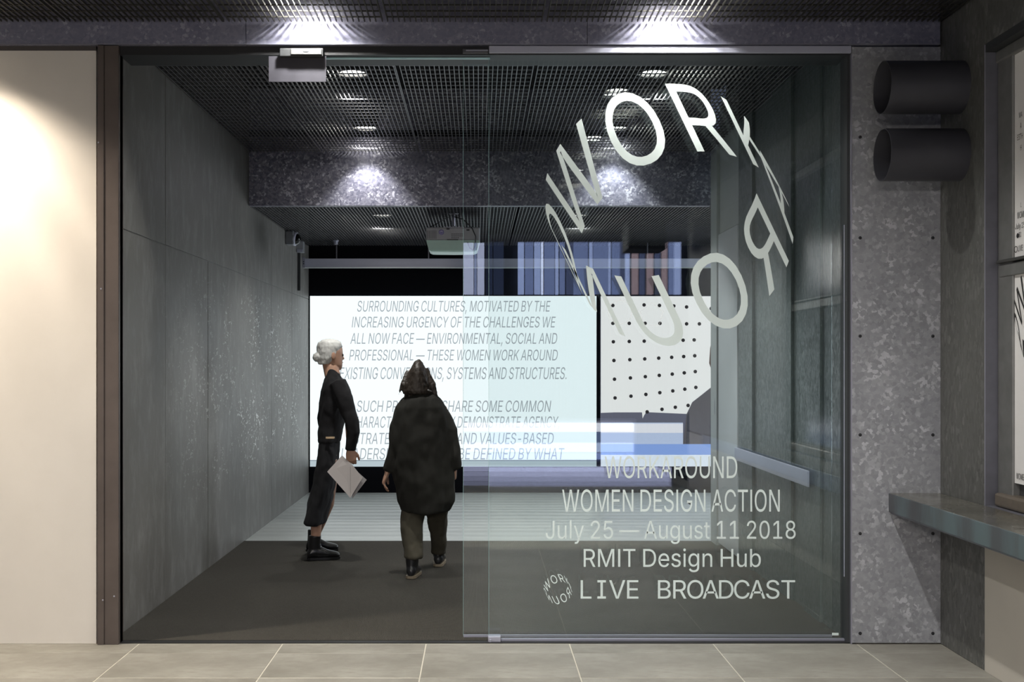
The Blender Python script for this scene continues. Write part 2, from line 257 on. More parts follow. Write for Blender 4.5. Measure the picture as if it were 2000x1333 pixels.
GLYPHS = '''{"A":[480,[[16,0,201,509,276,509,463,0,395,0,287,302,276,334,264,372,250,420,232,478,245,478,228,419,213,371,201,333,191,302,85,0],[110,142,110,199,370,199,370,142]]],"B":[456,[[60,0,60,509,241,509,289,504,329,491,359,469,381,442,394,410,398,374,395,344,387,320,373,301,356,286,336,275,315,267,315,262,339,257,363,245,385,227,402,203,414,173,418,136,413,100,400,67,377,39,344,18,301,4,247,0],[125,57,245,57,296,63,330,80,349,105,355,137,352,161,342,184,327,203,306,218,279,228,248,231,125,231],[125,285,238,285,265,288,288,296,308,309,323,326,333,348,336,372,330,403,313,429,283,446,240,452,125,452]]],"C":[510,[[267,-7,205,1,150,25,104,63,70,115,48,179,40,254,48,329,70,393,104,445,150,484,205,508,267,516,305,513,340,504,373,490,402,471,427,447,448,418,463,385,473,348,408,348,401,373,389,395,375,413,357,428,337,440,315,449,292,454,267,456,223,450,184,432,150,403,125,364,109,314,103,254,109,194,125,145,151,105,184,76,223,59,267,53,292,55,315,60,337,69,357,81,375,96,389,114,401,136,408,160,473,160,463,124,448,91,428,62,402,38,373,19,341,5,305,-4]]],"D":[502,[[219,0,96,0,96,57,215,57,272,63,318,81,354,110,379,149,394,198,399,255,394,312,379,361,354,399,320,428,275,446,221,452,93,452,93,509,225,509,294,501,353,478,399,441,433,391,455,329,462,255,455,181,433,119,398,68,351,31,291,8],[125,509,125,0,60,0,60,509]]],"E":[419,[[60,0,60,509,372,509,372,452,125,452,125,286,355,286,355,229,125,229,125,57,375,57,375,0]]],"F":[410,[[60,0,60,509,369,509,369,452,125,452,125,278,346,278,346,221,125,221,125,0]]],"G":[520,[[269,-7,205,1,149,25,104,64,69,116,47,179,40,254,47,329,69,393,103,445,149,484,203,508,265,516,304,513,340,504,374,489,403,469,429,445,449,416,465,384,474,349,408,349,399,372,387,393,373,411,356,427,337,439,315,448,291,454,265,456,222,450,183,432,150,404,125,364,109,314,103,254,109,194,125,145,151,105,184,76,224,59,269,53,309,57,345,71,374,93,396,123,410,160,415,202,434,199,283,199,283,256,478,256,478,200,471,141,451,91,419,50,377,19,326,0]]],"H":[517,[[60,0,60,509,125,509,125,289,392,289,392,509,457,509,457,0,392,0,392,232,125,232,125,0]]],"I":[300,[[31,0,31,57,118,57,118,452,31,452,31,509,269,509,269,452,183,452,183,57,269,57,269,0]]],"J":[396,[[185,-7,124,3,75,33,44,81,33,145,33,173,98,173,98,145,104,104,122,74,149,56,185,50,220,56,248,74,266,104,272,145,272,509,336,509,336,145,326,81,294,33,246,3]]],"K":[467,[[104,145,104,216,122,239,139,261,157,282,174,303,193,324,212,344,364,509,448,509,231,276,228,276],[60,0,60,509,125,509,125,334,124,225,125,193,125,0],[372,0,188,259,228,309,449,0]]],"L":[393,[[60,0,60,509,125,509,125,57,361,57,361,0]]],"M":[628,[[60,0,60,509,152,509,277,187,287,159,299,123,311,84,322,49,307,49,318,83,330,121,342,158,352,187,476,509,568,509,568,0,504,0,504,291,504,327,505,369,506,413,507,457,513,457,505,433,498,409,482,363,467,322,456,291,342,0,286,0,170,291,159,321,145,361,129,408,112,457,119,457,120,416,121,372,122,328,122,291,122,0]]],"N":[523,[[60,0,60,509,136,509,343,183,352,169,363,151,375,130,388,107,401,82,414,55,405,54,402,81,401,108,400,134,399,157,399,195,399,509,463,509,463,0,387,0,202,290,177,331,164,354,148,381,108,452,119,454,122,384,124,328,125,291,125,0]]],"O":[533,[[267,-7,205,1,150,25,105,63,70,115,48,179,40,254,48,329,70,393,105,445,150,484,205,508,267,516,329,508,384,484,429,445,464,393,486,329,493,254,486,179,464,115,429,63,384,25,329,1],[267,53,310,59,349,76,383,105,408,144,425,194,430,254,425,314,408,365,383,404,349,433,310,450,267,456,223,450,184,433,151,404,125,364,109,314,103,254,109,194,125,144,151,105,184,76,223,59]]],"P":[445,[[60,0,60,509,235,509,289,503,332,487,366,462,390,430,404,391,409,348,404,304,390,265,366,233,332,207,289,191,235,186,109,186,109,242,233,242,269,246,297,256,318,272,333,294,342,319,344,348,342,376,333,402,318,423,297,439,268,449,232,452,125,452,125,0]]],"R":[449,[[60,0,60,509,236,509,290,504,333,489,367,465,390,433,405,395,409,352,405,309,390,271,367,240,333,217,289,203,236,198,96,198,96,255,234,255,269,258,298,267,319,281,334,300,342,324,345,352,342,380,334,405,319,425,298,440,269,449,233,452,125,452,125,0],[353,0,230,229,303,229,428,0]]],"S":[447,[[224,-9,172,-4,128,9,91,31,64,60,46,96,38,137,104,137,110,110,123,88,142,71,166,59,194,52,224,49,257,52,286,60,311,74,329,92,341,114,346,139,342,161,332,179,316,193,296,205,272,214,245,222,184,239,128,260,86,289,60,326,52,372,58,413,75,448,102,476,138,498,180,511,227,516,275,511,316,498,351,476,377,449,394,415,401,378,337,378,326,412,302,437,267,453,225,459,194,456,167,448,145,435,129,418,118,398,115,376,119,352,131,334,148,319,169,308,191,300,212,293,264,279,287,272,312,264,336,252,359,238,379,220,395,198,405,171,408,139,403,99,386,64,360,34,323,11,278,-4]]],"T":[449,[[32,452,32,509,417,509,417,452,257,452,257,0,193,0,193,452]]],"U":[517,[[259,-8,203,-2,154,15,114,43,85,80,66,124,60,173,60,509,124,509,124,178,128,144,141,113,160,87,187,68,220,56,259,52,298,56,331,68,357,87,377,113,389,144,393,178,393,509,457,509,457,173,451,124,433,80,403,43,363,15,315,-2]]],"V":[480,[[204,0,16,509,84,509,192,206,203,176,215,137,230,89,248,31,235,31,252,90,267,138,279,176,290,206,395,509,463,509,278,0]]],"W":[686,[[155,0,16,509,82,509,163,196,170,171,175,145,187,94,192,67,197,40,189,40,194,67,200,94,205,120,211,145,224,196,306,509,380,509,462,196,468,171,474,145,486,94,492,67,497,40,488,40,493,67,499,94,504,120,510,145,523,196,603,509,670,509,530,0,455,0,368,323,359,356,351,391,344,431,336,475,350,475,342,433,335,395,327,359,318,323,230,0]]],"X":[474,[[18,0,217,284,217,236,29,509,104,509,178,400,192,379,204,361,214,345,223,329,233,312,243,292,232,292,252,329,261,345,272,361,298,400,374,509,446,509,259,239,259,287,456,0,382,0,292,129,268,165,259,180,250,195,241,212,230,231,244,231,235,213,225,196,216,181,206,166,182,129,91,0]]],"Y":[472,[[203,0,203,208,16,509,91,509,192,344,208,318,222,292,236,264,250,230,224,230,237,265,251,293,265,318,280,344,381,509,455,509,268,208,268,0]]],"Z":[438,[[42,0,42,46,273,385,289,408,306,431,323,453,341,476,348,454,317,453,285,452,254,452,223,452,40,452,40,509,397,509,397,462,169,129,152,105,134,81,97,33,90,54,121,56,152,57,183,57,214,57,399,57,399,0]]],"a":[389,[[160,-9,126,-5,94,5,68,22,48,45,35,73,30,108,34,138,43,161,58,179,78,193,100,203,125,211,152,216,178,220,234,227,252,230,265,235,273,243,276,255,276,257,273,279,267,297,256,311,240,322,220,329,196,331,171,329,149,322,132,313,118,301,107,288,100,274,41,291,57,322,79,346,104,364,133,375,163,382,194,384,215,383,239,379,263,372,286,360,306,343,322,320,333,290,337,251,337,0,277,0,277,52,272,52,264,38,252,25,236,12,215,1,190,-6],[170,45,202,49,228,59,248,74,263,93,272,115,276,138,276,190,270,186,259,182,246,179,231,176,200,171,175,168,154,164,134,159,117,150,103,139,95,124,92,105,94,87,102,72,114,61,130,52,149,47]]],"b":[424,[[229,-8,198,-5,172,4,153,17,138,31,127,46,118,59,112,59,112,0,53,0,53,509,114,509,114,319,118,319,127,331,137,346,152,360,171,373,197,381,229,384,274,378,313,361,345,332,370,293,385,245,390,189,385,133,370,84,346,45,313,16,274,-2],[220,47,253,51,279,66,301,88,316,117,325,151,328,189,325,227,316,261,301,290,280,311,253,325,220,330,188,325,161,312,140,291,125,263,116,229,113,189,116,150,125,115,140,86,162,65,188,51]]],"e":[404,[[212,-8,161,-2,117,16,82,46,56,85,40,132,34,187,39,242,55,290,81,329,115,359,157,378,205,384,236,382,266,374,294,361,319,341,341,315,357,282,368,242,371,194,371,169,75,169,75,221,338,221,310,202,307,237,298,269,283,294,263,314,237,326,205,330,173,326,146,313,125,294,109,270,99,241,96,211,96,178,100,139,110,106,128,80,151,61,179,50,212,46,234,48,254,53,271,61,285,73,297,88,306,105,365,91,353,63,335,39,311,19,283,4,249,-5]]],"g":[425,[[207,-151,168,-148,134,-140,105,-127,82,-110,64,-91,51,-69,101,-41,110,-53,122,-66,136,-78,154,-88,178,-95,207,-97,249,-92,282,-75,304,-47,311,-6,311,68,306,68,298,56,287,41,272,28,252,16,227,8,195,5,152,10,113,27,80,53,55,90,39,136,34,191,39,246,55,293,80,332,112,361,152,378,196,384,228,382,253,373,273,360,288,346,299,331,308,319,313,319,313,379,372,379,372,-9,367,-54,350,-90,324,-117,291,-136,251,-147],[205,59,237,63,264,75,285,95,300,121,309,154,312,193,309,231,300,264,285,291,264,312,237,325,205,330,172,325,145,312,124,290,109,262,99,229,96,193,99,155,109,123,124,96,145,76,172,63]]],"h":[410,[[114,227,114,0,53,0,53,509,114,509,114,287,102,287,124,332,152,362,187,379,227,384,264,380,295,369,321,349,341,321,353,285,357,240,357,0,296,0,296,235,290,275,273,304,246,323,210,329,184,326,161,317,141,303,126,283,117,257]]],"i":[167,[[53,0,53,379,114,379,114,0],[84,443,67,446,54,455,44,468,41,483,44,499,54,512,67,521,84,524,100,521,114,512,123,499,126,483,123,468,114,455,100,446]]],"k":[381,[[110,137,110,212,121,212,284,379,360,379,184,199,177,199],[53,0,53,509,114,509,114,0],[294,0,148,186,191,229,372,0]]],"l":[189,[[139,-2,101,3,74,20,58,47,53,84,53,509,114,509,114,99,115,77,120,62,130,54,146,52,160,53,170,54,181,3,162,-1,151,-2]]],"m":[610,[[53,0,53,379,112,379,112,295,108,295,118,323,132,346,151,363,172,376,195,384,219,386,257,380,287,361,309,331,321,295,312,295,322,321,337,343,357,361,381,375,407,383,437,386,468,383,497,372,522,354,541,328,553,296,557,255,557,0,496,0,496,254,490,289,473,313,447,326,419,330,395,328,374,320,358,307,345,290,338,270,335,247,335,0,274,0,274,260,269,288,253,311,229,326,199,330,178,328,158,320,140,307,126,289,117,266,114,238,114,0]]],"n":[410,[[114,227,114,0,53,0,53,379,112,379,112,287,102,287,124,332,152,362,187,379,227,384,264,380,295,369,321,349,341,321,353,285,357,240,357,0,296,0,296,235,290,275,273,304,246,323,210,329,184,326,161,317,141,303,126,283,117,257]]],"o":[415,[[207,-8,159,-2,117,16,82,46,56,85,40,133,34,187,40,243,56,291,82,330,117,360,159,378,207,384,256,378,299,360,333,330,359,291,376,243,381,187,376,133,359,85,333,46,299,16,256,-2],[207,46,242,51,270,66,292,89,307,117,316,151,319,187,316,224,307,258,292,287,270,310,242,325,207,330,173,325,145,310,124,287,108,258,99,224,96,187,99,151,108,117,124,89,145,66,173,51]]],"r":[259,[[53,0,53,379,112,379,112,321,115,321,130,347,152,367,181,380,213,385,229,384,243,384,243,322,230,324,219,325,207,326,182,323,159,315,140,301,126,284,117,262,114,237,114,0]]],"s":[365,[[182,-8,145,-5,112,3,84,18,62,38,45,63,36,94,94,107,105,79,124,60,150,49,181,45,217,50,244,62,262,81,268,103,265,121,254,136,237,147,212,155,149,170,104,186,72,208,53,237,47,274,51,305,65,332,87,354,115,370,149,381,187,384,223,381,254,372,279,358,299,339,314,316,324,290,268,277,258,298,243,316,219,328,187,333,156,329,131,317,114,299,109,277,112,258,124,243,144,232,172,223,229,209,275,194,306,171,325,142,331,107,326,75,312,47,290,24,260,6,223,-5]]],"t":[227,[[204,379,204,327,6,327,6,379],[65,471,126,471,126,98,128,76,136,61,150,53,170,50,185,51,202,54,213,2,203,-1,192,-3,180,-4,168,-4,125,2,92,21,72,52,65,93]]],"u":[410,[[182,-5,146,-1,115,11,89,31,69,59,57,95,53,139,53,379,114,379,114,144,119,105,137,75,164,56,200,50,226,53,249,62,268,77,283,97,293,122,296,153,296,379,357,379,357,0,298,0,298,92,307,92,286,47,257,17,222,0]]],"v":[389,[[163,0,17,379,84,379,165,155,177,121,187,87,196,53,206,21,184,21,194,53,203,87,213,121,224,155,305,379,371,379,226,0]]],"y":[389,[[47,-139,61,-86,71,-87,88,-90,104,-89,118,-84,130,-74,141,-58,151,-36,163,-1,17,379,84,379,165,155,177,121,187,87,196,53,206,21,184,21,193,53,202,87,212,121,224,155,305,379,371,379,204,-58,191,-85,177,-107,159,-124,139,-136,117,-143,91,-145,77,-145,65,-143,54,-141]]],"0":[453,[[227,-7,174,1,130,24,95,62,69,113,53,178,48,254,53,330,69,395,95,447,130,484,174,508,227,516,279,508,323,484,358,447,384,395,400,330,405,254,400,178,384,113,359,62,323,24,279,1],[227,50,261,56,290,74,313,103,330,144,340,194,344,254,340,314,330,365,313,405,290,435,261,453,227,460,192,453,163,435,140,405,123,365,113,314,109,254,113,194,123,144,140,103,163,74,192,56]]],"1":[453,[[76,0,76,55,391,55,391,0],[276,509,276,0,212,0,212,448,209,448,86,358,86,427,198,509]]],"2":[453,[[64,0,64,47,234,229,261,257,282,282,299,305,311,327,318,348,320,371,317,397,308,419,293,436,273,449,250,457,224,460,196,457,172,447,153,433,139,413,130,390,127,362,66,362,71,405,86,442,111,473,143,496,182,511,225,516,268,511,306,497,337,474,361,445,376,411,381,372,378,345,371,318,357,290,336,259,306,223,267,180,153,60,153,57,389,57,389,0]]],"3":[453,[[218,-7,173,-3,133,10,98,30,70,57,52,91,44,132,109,132,115,107,126,87,144,71,165,59,191,52,219,50,248,53,275,61,297,74,315,93,325,116,329,145,326,172,316,196,299,217,275,234,242,244,201,248,157,248,157,299,288,448,288,452,70,452,70,509,372,509,372,461,211,278,211,289,264,288,308,276,344,253,371,222,387,186,393,145,387,103,370,66,344,36,309,12,266,-2]]],"4":[453,[[40,105,40,158,247,509,311,509,109,166,109,163,413,163,413,105],[282,0,282,121,282,146,282,318,343,318,343,0]]],"5":[453,[[221,-7,178,-2,140,11,108,32,83,60,66,93,60,130,122,130,127,108,138,89,154,73,173,60,196,52,221,50,250,53,276,64,298,82,314,104,324,131,328,162,324,193,314,221,297,244,275,262,248,273,218,277,192,275,167,268,145,258,128,246,67,253,96,509,366,509,366,452,151,452,134,301,136,301,155,315,178,325,203,331,229,334,263,330,294,321,321,306,345,285,364,260,379,231,388,199,391,163,385,117,369,76,343,41,309,15,268,-1]]],"8":[453,[[226,-7,178,-2,136,11,101,33,74,62,57,96,52,135,55,166,65,195,81,220,101,241,125,256,153,265,153,267,119,282,93,308,76,342,70,380,75,417,90,450,114,477,146,498,184,511,226,516,269,511,306,498,337,477,361,450,377,417,382,380,376,342,359,308,333,282,300,267,300,265,327,256,351,241,372,220,387,195,397,166,401,135,395,96,378,62,352,33,317,11,275,-2],[226,49,258,52,285,60,307,74,323,91,333,113,337,139,333,165,322,189,305,208,283,223,256,232,226,235,196,232,169,223,147,208,130,189,119,165,115,139,119,113,129,91,145,74,167,60,195,52],[226,290,252,292,274,300,293,313,307,330,316,351,319,376,316,399,308,420,294,437,275,449,252,457,226,460,200,457,177,449,159,437,145,420,136,399,133,376,136,351,145,330,159,313,178,300,201,292]]],",":[188,[[38,-119,68,71,137,71,84,-119]]],"—":[699,[[699,244,699,188,0,188,0,244]]],":":[188,[[95,-4,78,-1,63,9,53,24,50,41,53,59,63,73,78,83,95,87,113,83,128,73,138,59,141,41,138,24,128,9,113,-1],[95,271,78,274,63,284,53,299,50,316,53,334,63,349,78,359,95,362,113,359,128,349,138,334,141,316,138,299,128,284,113,274]]],"-":[453,[[337,244,337,188,114,188,114,244]]]}'''
GLYPHS_BOLD = '''{"W":[686,[[155,0,16,509,82,509,163,196,170,171,175,145,187,94,192,67,197,40,189,40,194,67,200,94,205,120,211,145,224,196,306,509,380,509,462,196,468,171,474,145,486,94,492,67,497,40,488,40,493,67,499,94,504,120,510,145,523,196,603,509,670,509,530,0,455,0,368,323,359,356,351,391,344,431,336,475,350,475,342,433,335,395,327,359,318,323,230,0]]],"O":[533,[[267,-7,205,1,150,25,105,63,70,115,48,179,40,254,48,329,70,393,105,445,150,484,205,508,267,516,329,508,384,484,429,445,464,393,486,329,493,254,486,179,464,115,429,63,384,25,329,1],[267,53,310,59,349,76,383,105,408,144,425,194,430,254,425,314,408,365,383,404,349,433,310,450,267,456,223,450,184,433,151,404,125,364,109,314,103,254,109,194,125,144,151,105,184,76,223,59]]],"R":[449,[[60,0,60,509,236,509,290,504,333,489,367,465,390,433,405,395,409,352,405,309,390,271,367,240,333,217,289,203,236,198,96,198,96,255,234,255,269,258,298,267,319,281,334,300,342,324,345,352,342,380,334,405,319,425,298,440,269,449,233,452,125,452,125,0],[353,0,230,229,303,229,428,0]]],"K":[467,[[104,145,104,216,122,239,139,261,157,282,174,303,193,324,212,344,364,509,448,509,231,276,228,276],[60,0,60,509,125,509,125,334,124,225,125,193,125,0],[372,0,188,259,228,309,449,0]]],"A":[480,[[16,0,201,509,276,509,463,0,395,0,287,302,276,334,264,372,250,420,232,478,245,478,228,419,213,371,201,333,191,302,85,0],[110,142,110,199,370,199,370,142]]],"U":[517,[[259,-8,203,-2,154,15,114,43,85,80,66,124,60,173,60,509,124,509,124,178,128,144,141,113,160,87,187,68,220,56,259,52,298,56,331,68,357,87,377,113,389,144,393,178,393,509,457,509,457,173,451,124,433,80,403,43,363,15,315,-2]]],"N":[523,[[60,0,60,509,136,509,343,183,352,169,363,151,375,130,388,107,401,82,414,55,405,54,402,81,401,108,400,134,399,157,399,195,399,509,463,509,463,0,387,0,202,290,177,331,164,354,148,381,108,452,119,454,122,384,124,328,125,291,125,0]]],"D":[502,[[219,0,96,0,96,57,215,57,272,63,318,81,354,110,379,149,394,198,399,255,394,312,379,361,354,399,320,428,275,446,221,452,93,452,93,509,225,509,294,501,353,478,399,441,433,391,455,329,462,255,455,181,433,119,398,68,351,31,291,8],[125,509,125,0,60,0,60,509]]]}'''
# ---------------------------------------------------------------- lettering (outlines kept as numbers, filled and laid on real surfaces)
GL = json.loads(GLYPHS)
GB = json.loads(GLYPHS_BOLD)
GL['I'] = [186, [[60, 0, 60, 509, 127, 509, 127, 0]]]
GL['.'] = [188, [[60, 0, 60, 74, 130, 74, 130, 0]]]
GL['l'] = [183, [[60, 0, 60, 530, 123, 530, 123, 0]]]
GL['–I'] = [407, [[85, 0, 85, 62, 170, 62, 170, 447, 85, 447, 85, 509, 322, 509, 322, 447, 237, 447, 237, 62, 322, 62, 322, 0]]]
CAP = 509.0
for G_ in (GL, GB):          # R and P come as one looped outline: cut it into an outline and its hole
    for c_ in 'RP':
        if c_ not in G_: continue
        f_ = G_[c_][1][0]; p_ = [(f_[i], f_[i+1]) for i in range(0, len(f_), 2)]
        k_ = [i for i, q in enumerate(p_) if 70 < q[0] < 112 and q[1] > 100]
        if len(k_) < 2: continue
        xr = p_[-1][0]; a_ = p_[:k_[0]]+[(xr, p_[k_[0]][1]), (xr, p_[-1][1])]; h_ = [(xr, p_[k_[1]][1])]+p_[k_[1]+1:-1]
        G_[c_][1][0] = [v for q in a_ for v in q]; G_[c_][1].insert(1, [v for q in h_ for v in (q[0]+(.5 if q[0] == xr else 0), q[1])])
def gkey(c, mono): return '–I' if (mono and c == 'I') else c
def layout(text, track=0, mono=0):
    x = 0; out = []
    for c in text:
        if c == ' ': x += mono or (150+track); continue
        g = GL[gkey(c, mono)]
        if mono:
            xs = [v for s in g[1] for v in s[0::2]]
            out.append((c, x+(mono-(max(xs)+min(xs)))/2)); x += mono
        else: out.append((c, x)); x += g[0]+track
    return out, x
def fill_one(polys):
    cu = bpy.data.curves.new('tmp', 'CURVE'); cu.dimensions = '2D'; cu.fill_mode = 'BOTH'
    for p in polys:
        s = cu.splines.new('POLY'); s.points.add(len(p)-1); s.use_cyclic_u = True
        for q, (x, y) in zip(s.points, p): q.co = (x, y, 0, 1)
    o = bpy.data.objects.new('tmp', cu); COL.objects.link(o)
    bpy.context.view_layer.update()
    me = bpy.data.meshes.new_from_object(o.evaluated_get(bpy.context.evaluated_depsgraph_get()))
    bpy.data.objects.remove(o); bpy.data.curves.remove(cu)
    return me
def inside(pt, poly):
    x, y = pt; c = False
    for i in range(len(poly)):
        (x1, y1), (x2, y2) = poly[i], poly[i-1]
        if (y1 > y) != (y2 > y) and x < (x2-x1)*(y-y1)/(y2-y1)+x1: c = not c
    return c
def fill_mesh(name, polys):
    """outlines that cross (a stem and a bowl) are filled in separate passes; holes go with the outline that holds them"""
    hole = {}
    for i, p in enumerate(polys):
        for j, q in enumerate(polys):
            if i != j and len(q) > 4 and all(inside((v[0]*.999+.001*sum(w[0] for w in p)/len(p), v[1]*.999+.001*sum(w[1] for w in p)/len(p)), q) for v in p): hole[i] = j
    outs = [i for i in range(len(polys)) if i not in hole]; passes = []
    for i in outs:
        bb = (min(v[0] for v in polys[i]), max(v[0] for v in polys[i]))
        for ps in passes:
            if all(bb[1] < b_[0] or bb[0] > b_[1] for b_ in ps[1]): ps[0].append(i); ps[1].append(bb); break
        else: passes.append(([i], [bb]))
    bm = bmesh.new(); done = []
    for ids, _ in passes:
        me = fill_one([polys[i] for i in ids]+[polys[h] for h, o_ in hole.items() if o_ in ids]); [setattr(v.co, 'z', len(done)*.0002) for v in me.vertices]
        bm.from_mesh(me); bpy.data.meshes.remove(me); done.append(1)
    me = bpy.data.meshes.new(name); bm.to_mesh(me); bm.free(); return me
def glyph_polys(c, x0, mono=0, G=None):
    out = []
    for s in (G or GL)[gkey(c, mono)][1]:
        pts = [(s[i]+x0, s[i+1]) for i in range(0, len(s), 2)]; out.append(pts)
    return out
def text_line(name, text, tf, mat, parent=None, width=None, cap=.1, track=0, mono=0, align='C', origin=None, squeeze=None):
    """tf(u, v): metres along the line and above its baseline -> world point"""
    lay, total = layout(text, track, mono)
    xs = [v+x for c, x in lay for s in GL[gkey(c, mono)][1] for v in s[0::2]]
    lo, hi = min(xs), max(xs); sy = cap/CAP; sx = (width/(hi-lo)) if width else sy*(squeeze or 1)
    polys = []
    for c, x in lay: polys += glyph_polys(c, x, mono)
    me = fill_mesh(name, [[((a-lo)/100, b/100) for a, b in p] for p in polys])
    W = (hi-lo)*sx; off = {'L': 0, 'C': -W/2, 'R': -W}[align]
    for v in me.vertices: v.co = Vector(tf(v.co.x*100*sx+off, v.co.y*100*sy))+Vector((-v.co.z, -v.co.z, 0))
    me.update(); return mkobj(name, me, mat, parent, origin=origin)
def dense(poly, step):
    out = []
    for i, a in enumerate(poly):
        b = poly[(i+1) % len(poly)]; d = math.hypot(b[0]-a[0], b[1]-a[1]); k = max(1, math.ceil(d/step))
        out += [(a[0]+(b[0]-a[0])*j/k, a[1]+(b[1]-a[1])*j/k) for j in range(k)]
    return out
RX = (1337.879, -209.379, 31.989, -63.01); RY = (485.042, 1.91, -189.093, -132.247); RL = 5979; RT = 90
def ring_uv(s, t):           # see-through cylinder with the word wrapped round it, flattened; pixels of the big ring
    th = 2*math.pi*s/RL
    return (RX[0]+RX[1]*math.cos(th)+RX[2]*math.sin(th)+RX[3]*t, RY[0]+RY[1]*math.cos(th)+RY[2]*math.sin(th)+RY[3]*t)
def ring_letters(tf, mat, parent, one_name=None, fat=1.0):
    s = 0; bms = []
    for i, c in enumerate("WORKAROUND"):
        me = fill_mesh('letter', [[(a/100, b/100) for a, b in dense(p, 28)] for p in glyph_polys(c, 0, 0, GB)])
        bm = bmesh.new(); bm.from_mesh(me)
        bmesh.ops.triangulate(bm, faces=bm.faces)
        for _ in range(3):
            le = [e for e in bm.edges if e.calc_length() > .6]
            if not le: break
            bmesh.ops.subdivide_edges(bm, edges=le, cuts=1); bmesh.ops.triangulate(bm, faces=bm.faces)
        for v in bm.verts:
            v.co = Vector(tf(*ring_uv(v.co.x*100+s, v.co.y*100/CAP)))+Vector((-v.co.z, -v.co.z, 0))
        bm.to_mesh(me); bm.free(); s += GL[c][0]+RT
        if one_name: bms.append(me)
        else: mkobj('letter', me, mat, parent)
    if one_name:
        bm = bmesh.new()
        for m_ in bms: bm.from_mesh(m_)
        me = bpy.data.meshes.new(one_name); bm.to_mesh(me); bm.free(); return mkobj(one_name, me, mat, parent)

# ================================================================ SETTING
XL, XR, XE = -1.979, 2.0, 2.47
Y0, YB, YE, YK = 6.17, 9.92, 9.72, 13.4
ZC, ZL = 3.318, 2.862
R = random.Random(3)

# ---- outer pavement with single tiles
fl = box('floor', M['grout'], -9, XE+.2, -3.7, Y0+.03, -.12, -.0016); struct(fl)
tile_x = [-1.818+.768*k for k in range(-4, 6)]
rows = [(5.967, 6.166)]+[(5.967-.468*(k+1)+.005, 5.967-.468*k-.003) for k in range(6)]
for r, (ya, yb) in enumerate(rows):
    for k in range(len(tile_x)):
        xa = tile_x[k]+.003; xb = min(tile_x[k]+.768-.003, XE-.002)
        if xa > XE-.1: continue
        box('paving_tile', M['stone'], xa, xb, ya, yb, -.02, R.uniform(-.0008, .0008), fl, bevel=.0015, origin=((xa+xb)/2, (ya+yb)/2, -.02))
st = box('floor', M['asphalt'], -16, 18, -16, -3.7, -.14, -.03); struct(st)
# ---- corridor carpet and the gallery floor
bf = box('floor', M['polished'], XL, 6.0, YE, YK+.1, -.12, 0.0); struct(bf)
sub = box('floor', M['plenum'], XL-.3, XR+.3, Y0+.03, YE, -.12, -.004); struct(sub)
cp = box('carpet', M['carpet'], XL+.002, XR-.002, Y0+.055, YE-.003, -.004, .006)
tag(cp, 'dark ribbed entrance carpet between the glass front and the pale gallery floor', 'carpet')
th = box('trim_1', M['track'], -2.0, XR+.02, Y0+.005, Y0+.055, -.02, .004); struct(th)

# ---- left corridor wall of cast panels
wl = sempty('wall_left')
ys = [Y0+.04, 7.28, 8.42, 9.78, 11.0, 12.2, YK+.1]
for a, b in zip(ys, ys[1:]):
    for z0, z1 in ((-.05, 2.248), (2.254, 4.1)):
        box('concrete_panel', M['concrete'], XL-.2, XL+R.uniform(-.0015, .0015), a+.0022, b-.0022, z0, z1, wl, bevel=.002)
box('joint_backing', plain('pale_joint', (.30, .30, .29), .8), XL-.25, XL-.006, Y0+.04, YK, 0, 4.0, wl)
# ---- back wall
wb = box('wall_back', M['black'], XL-.2, 6.2, YK, YK+.15, -.1, 4.1); struct(wb)
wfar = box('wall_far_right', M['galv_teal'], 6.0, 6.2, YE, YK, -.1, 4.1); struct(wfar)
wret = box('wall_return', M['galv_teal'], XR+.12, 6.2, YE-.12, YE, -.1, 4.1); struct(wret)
# ---- right corridor wall of folded steel panels
wr = sempty('wall_right')
px = [1450, 1477, 1515, 1553, 1580, 1612, 1652]
yp = [XR*F/(p-CX) for p in px]; yp[0] = 8.74; yp[-1] = Y0+.06
for i, (a, b) in enumerate(zip(yp, yp[1:])):
    d = (0, .018, .004, .022, .0, .014)[i]
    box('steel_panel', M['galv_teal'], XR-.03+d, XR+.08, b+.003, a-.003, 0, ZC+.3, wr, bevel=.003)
box('panel_backing', M['dark_edge'], XR+.06, XR+.12, Y0+.04, YE-.12, 0, 4.0, wr)
# ---- pale door leaf at the end of the right wall
dr = sempty('door_1')
lm = plain('pale_door_paint', (.66, .70, .74), .35, .0, .08, 3); fm = plain('door_frame_grey', (.48, .52, .52), .4, .0, .1, 4)
box('door_leaf', lm, XR-.035, XR+.02, 8.76, 9.45, .03, 2.56, dr, bevel=.004)
box('door_stile', fm, XR-.045, XR+.03, 9.47, YE-.01, 0, ZL+.4, dr, bevel=.004)
box('door_head', fm, XR-.02, XR+.04, 8.74, 9.46, 2.57, ZC+.3, dr)
MB().tube([P(1406, 772, 9.55)+Vector((-.02, 0, 0)), P(1411, 783, 9.55)+Vector((-.06, 0, 0)), P(1411, 808, 9.55)+Vector((-.06, 0, 0)), P(1406, 820, 9.55)+Vector((-.02, 0, 0))], .008).build('door_handle', M['alu'], dr, smooth=True)
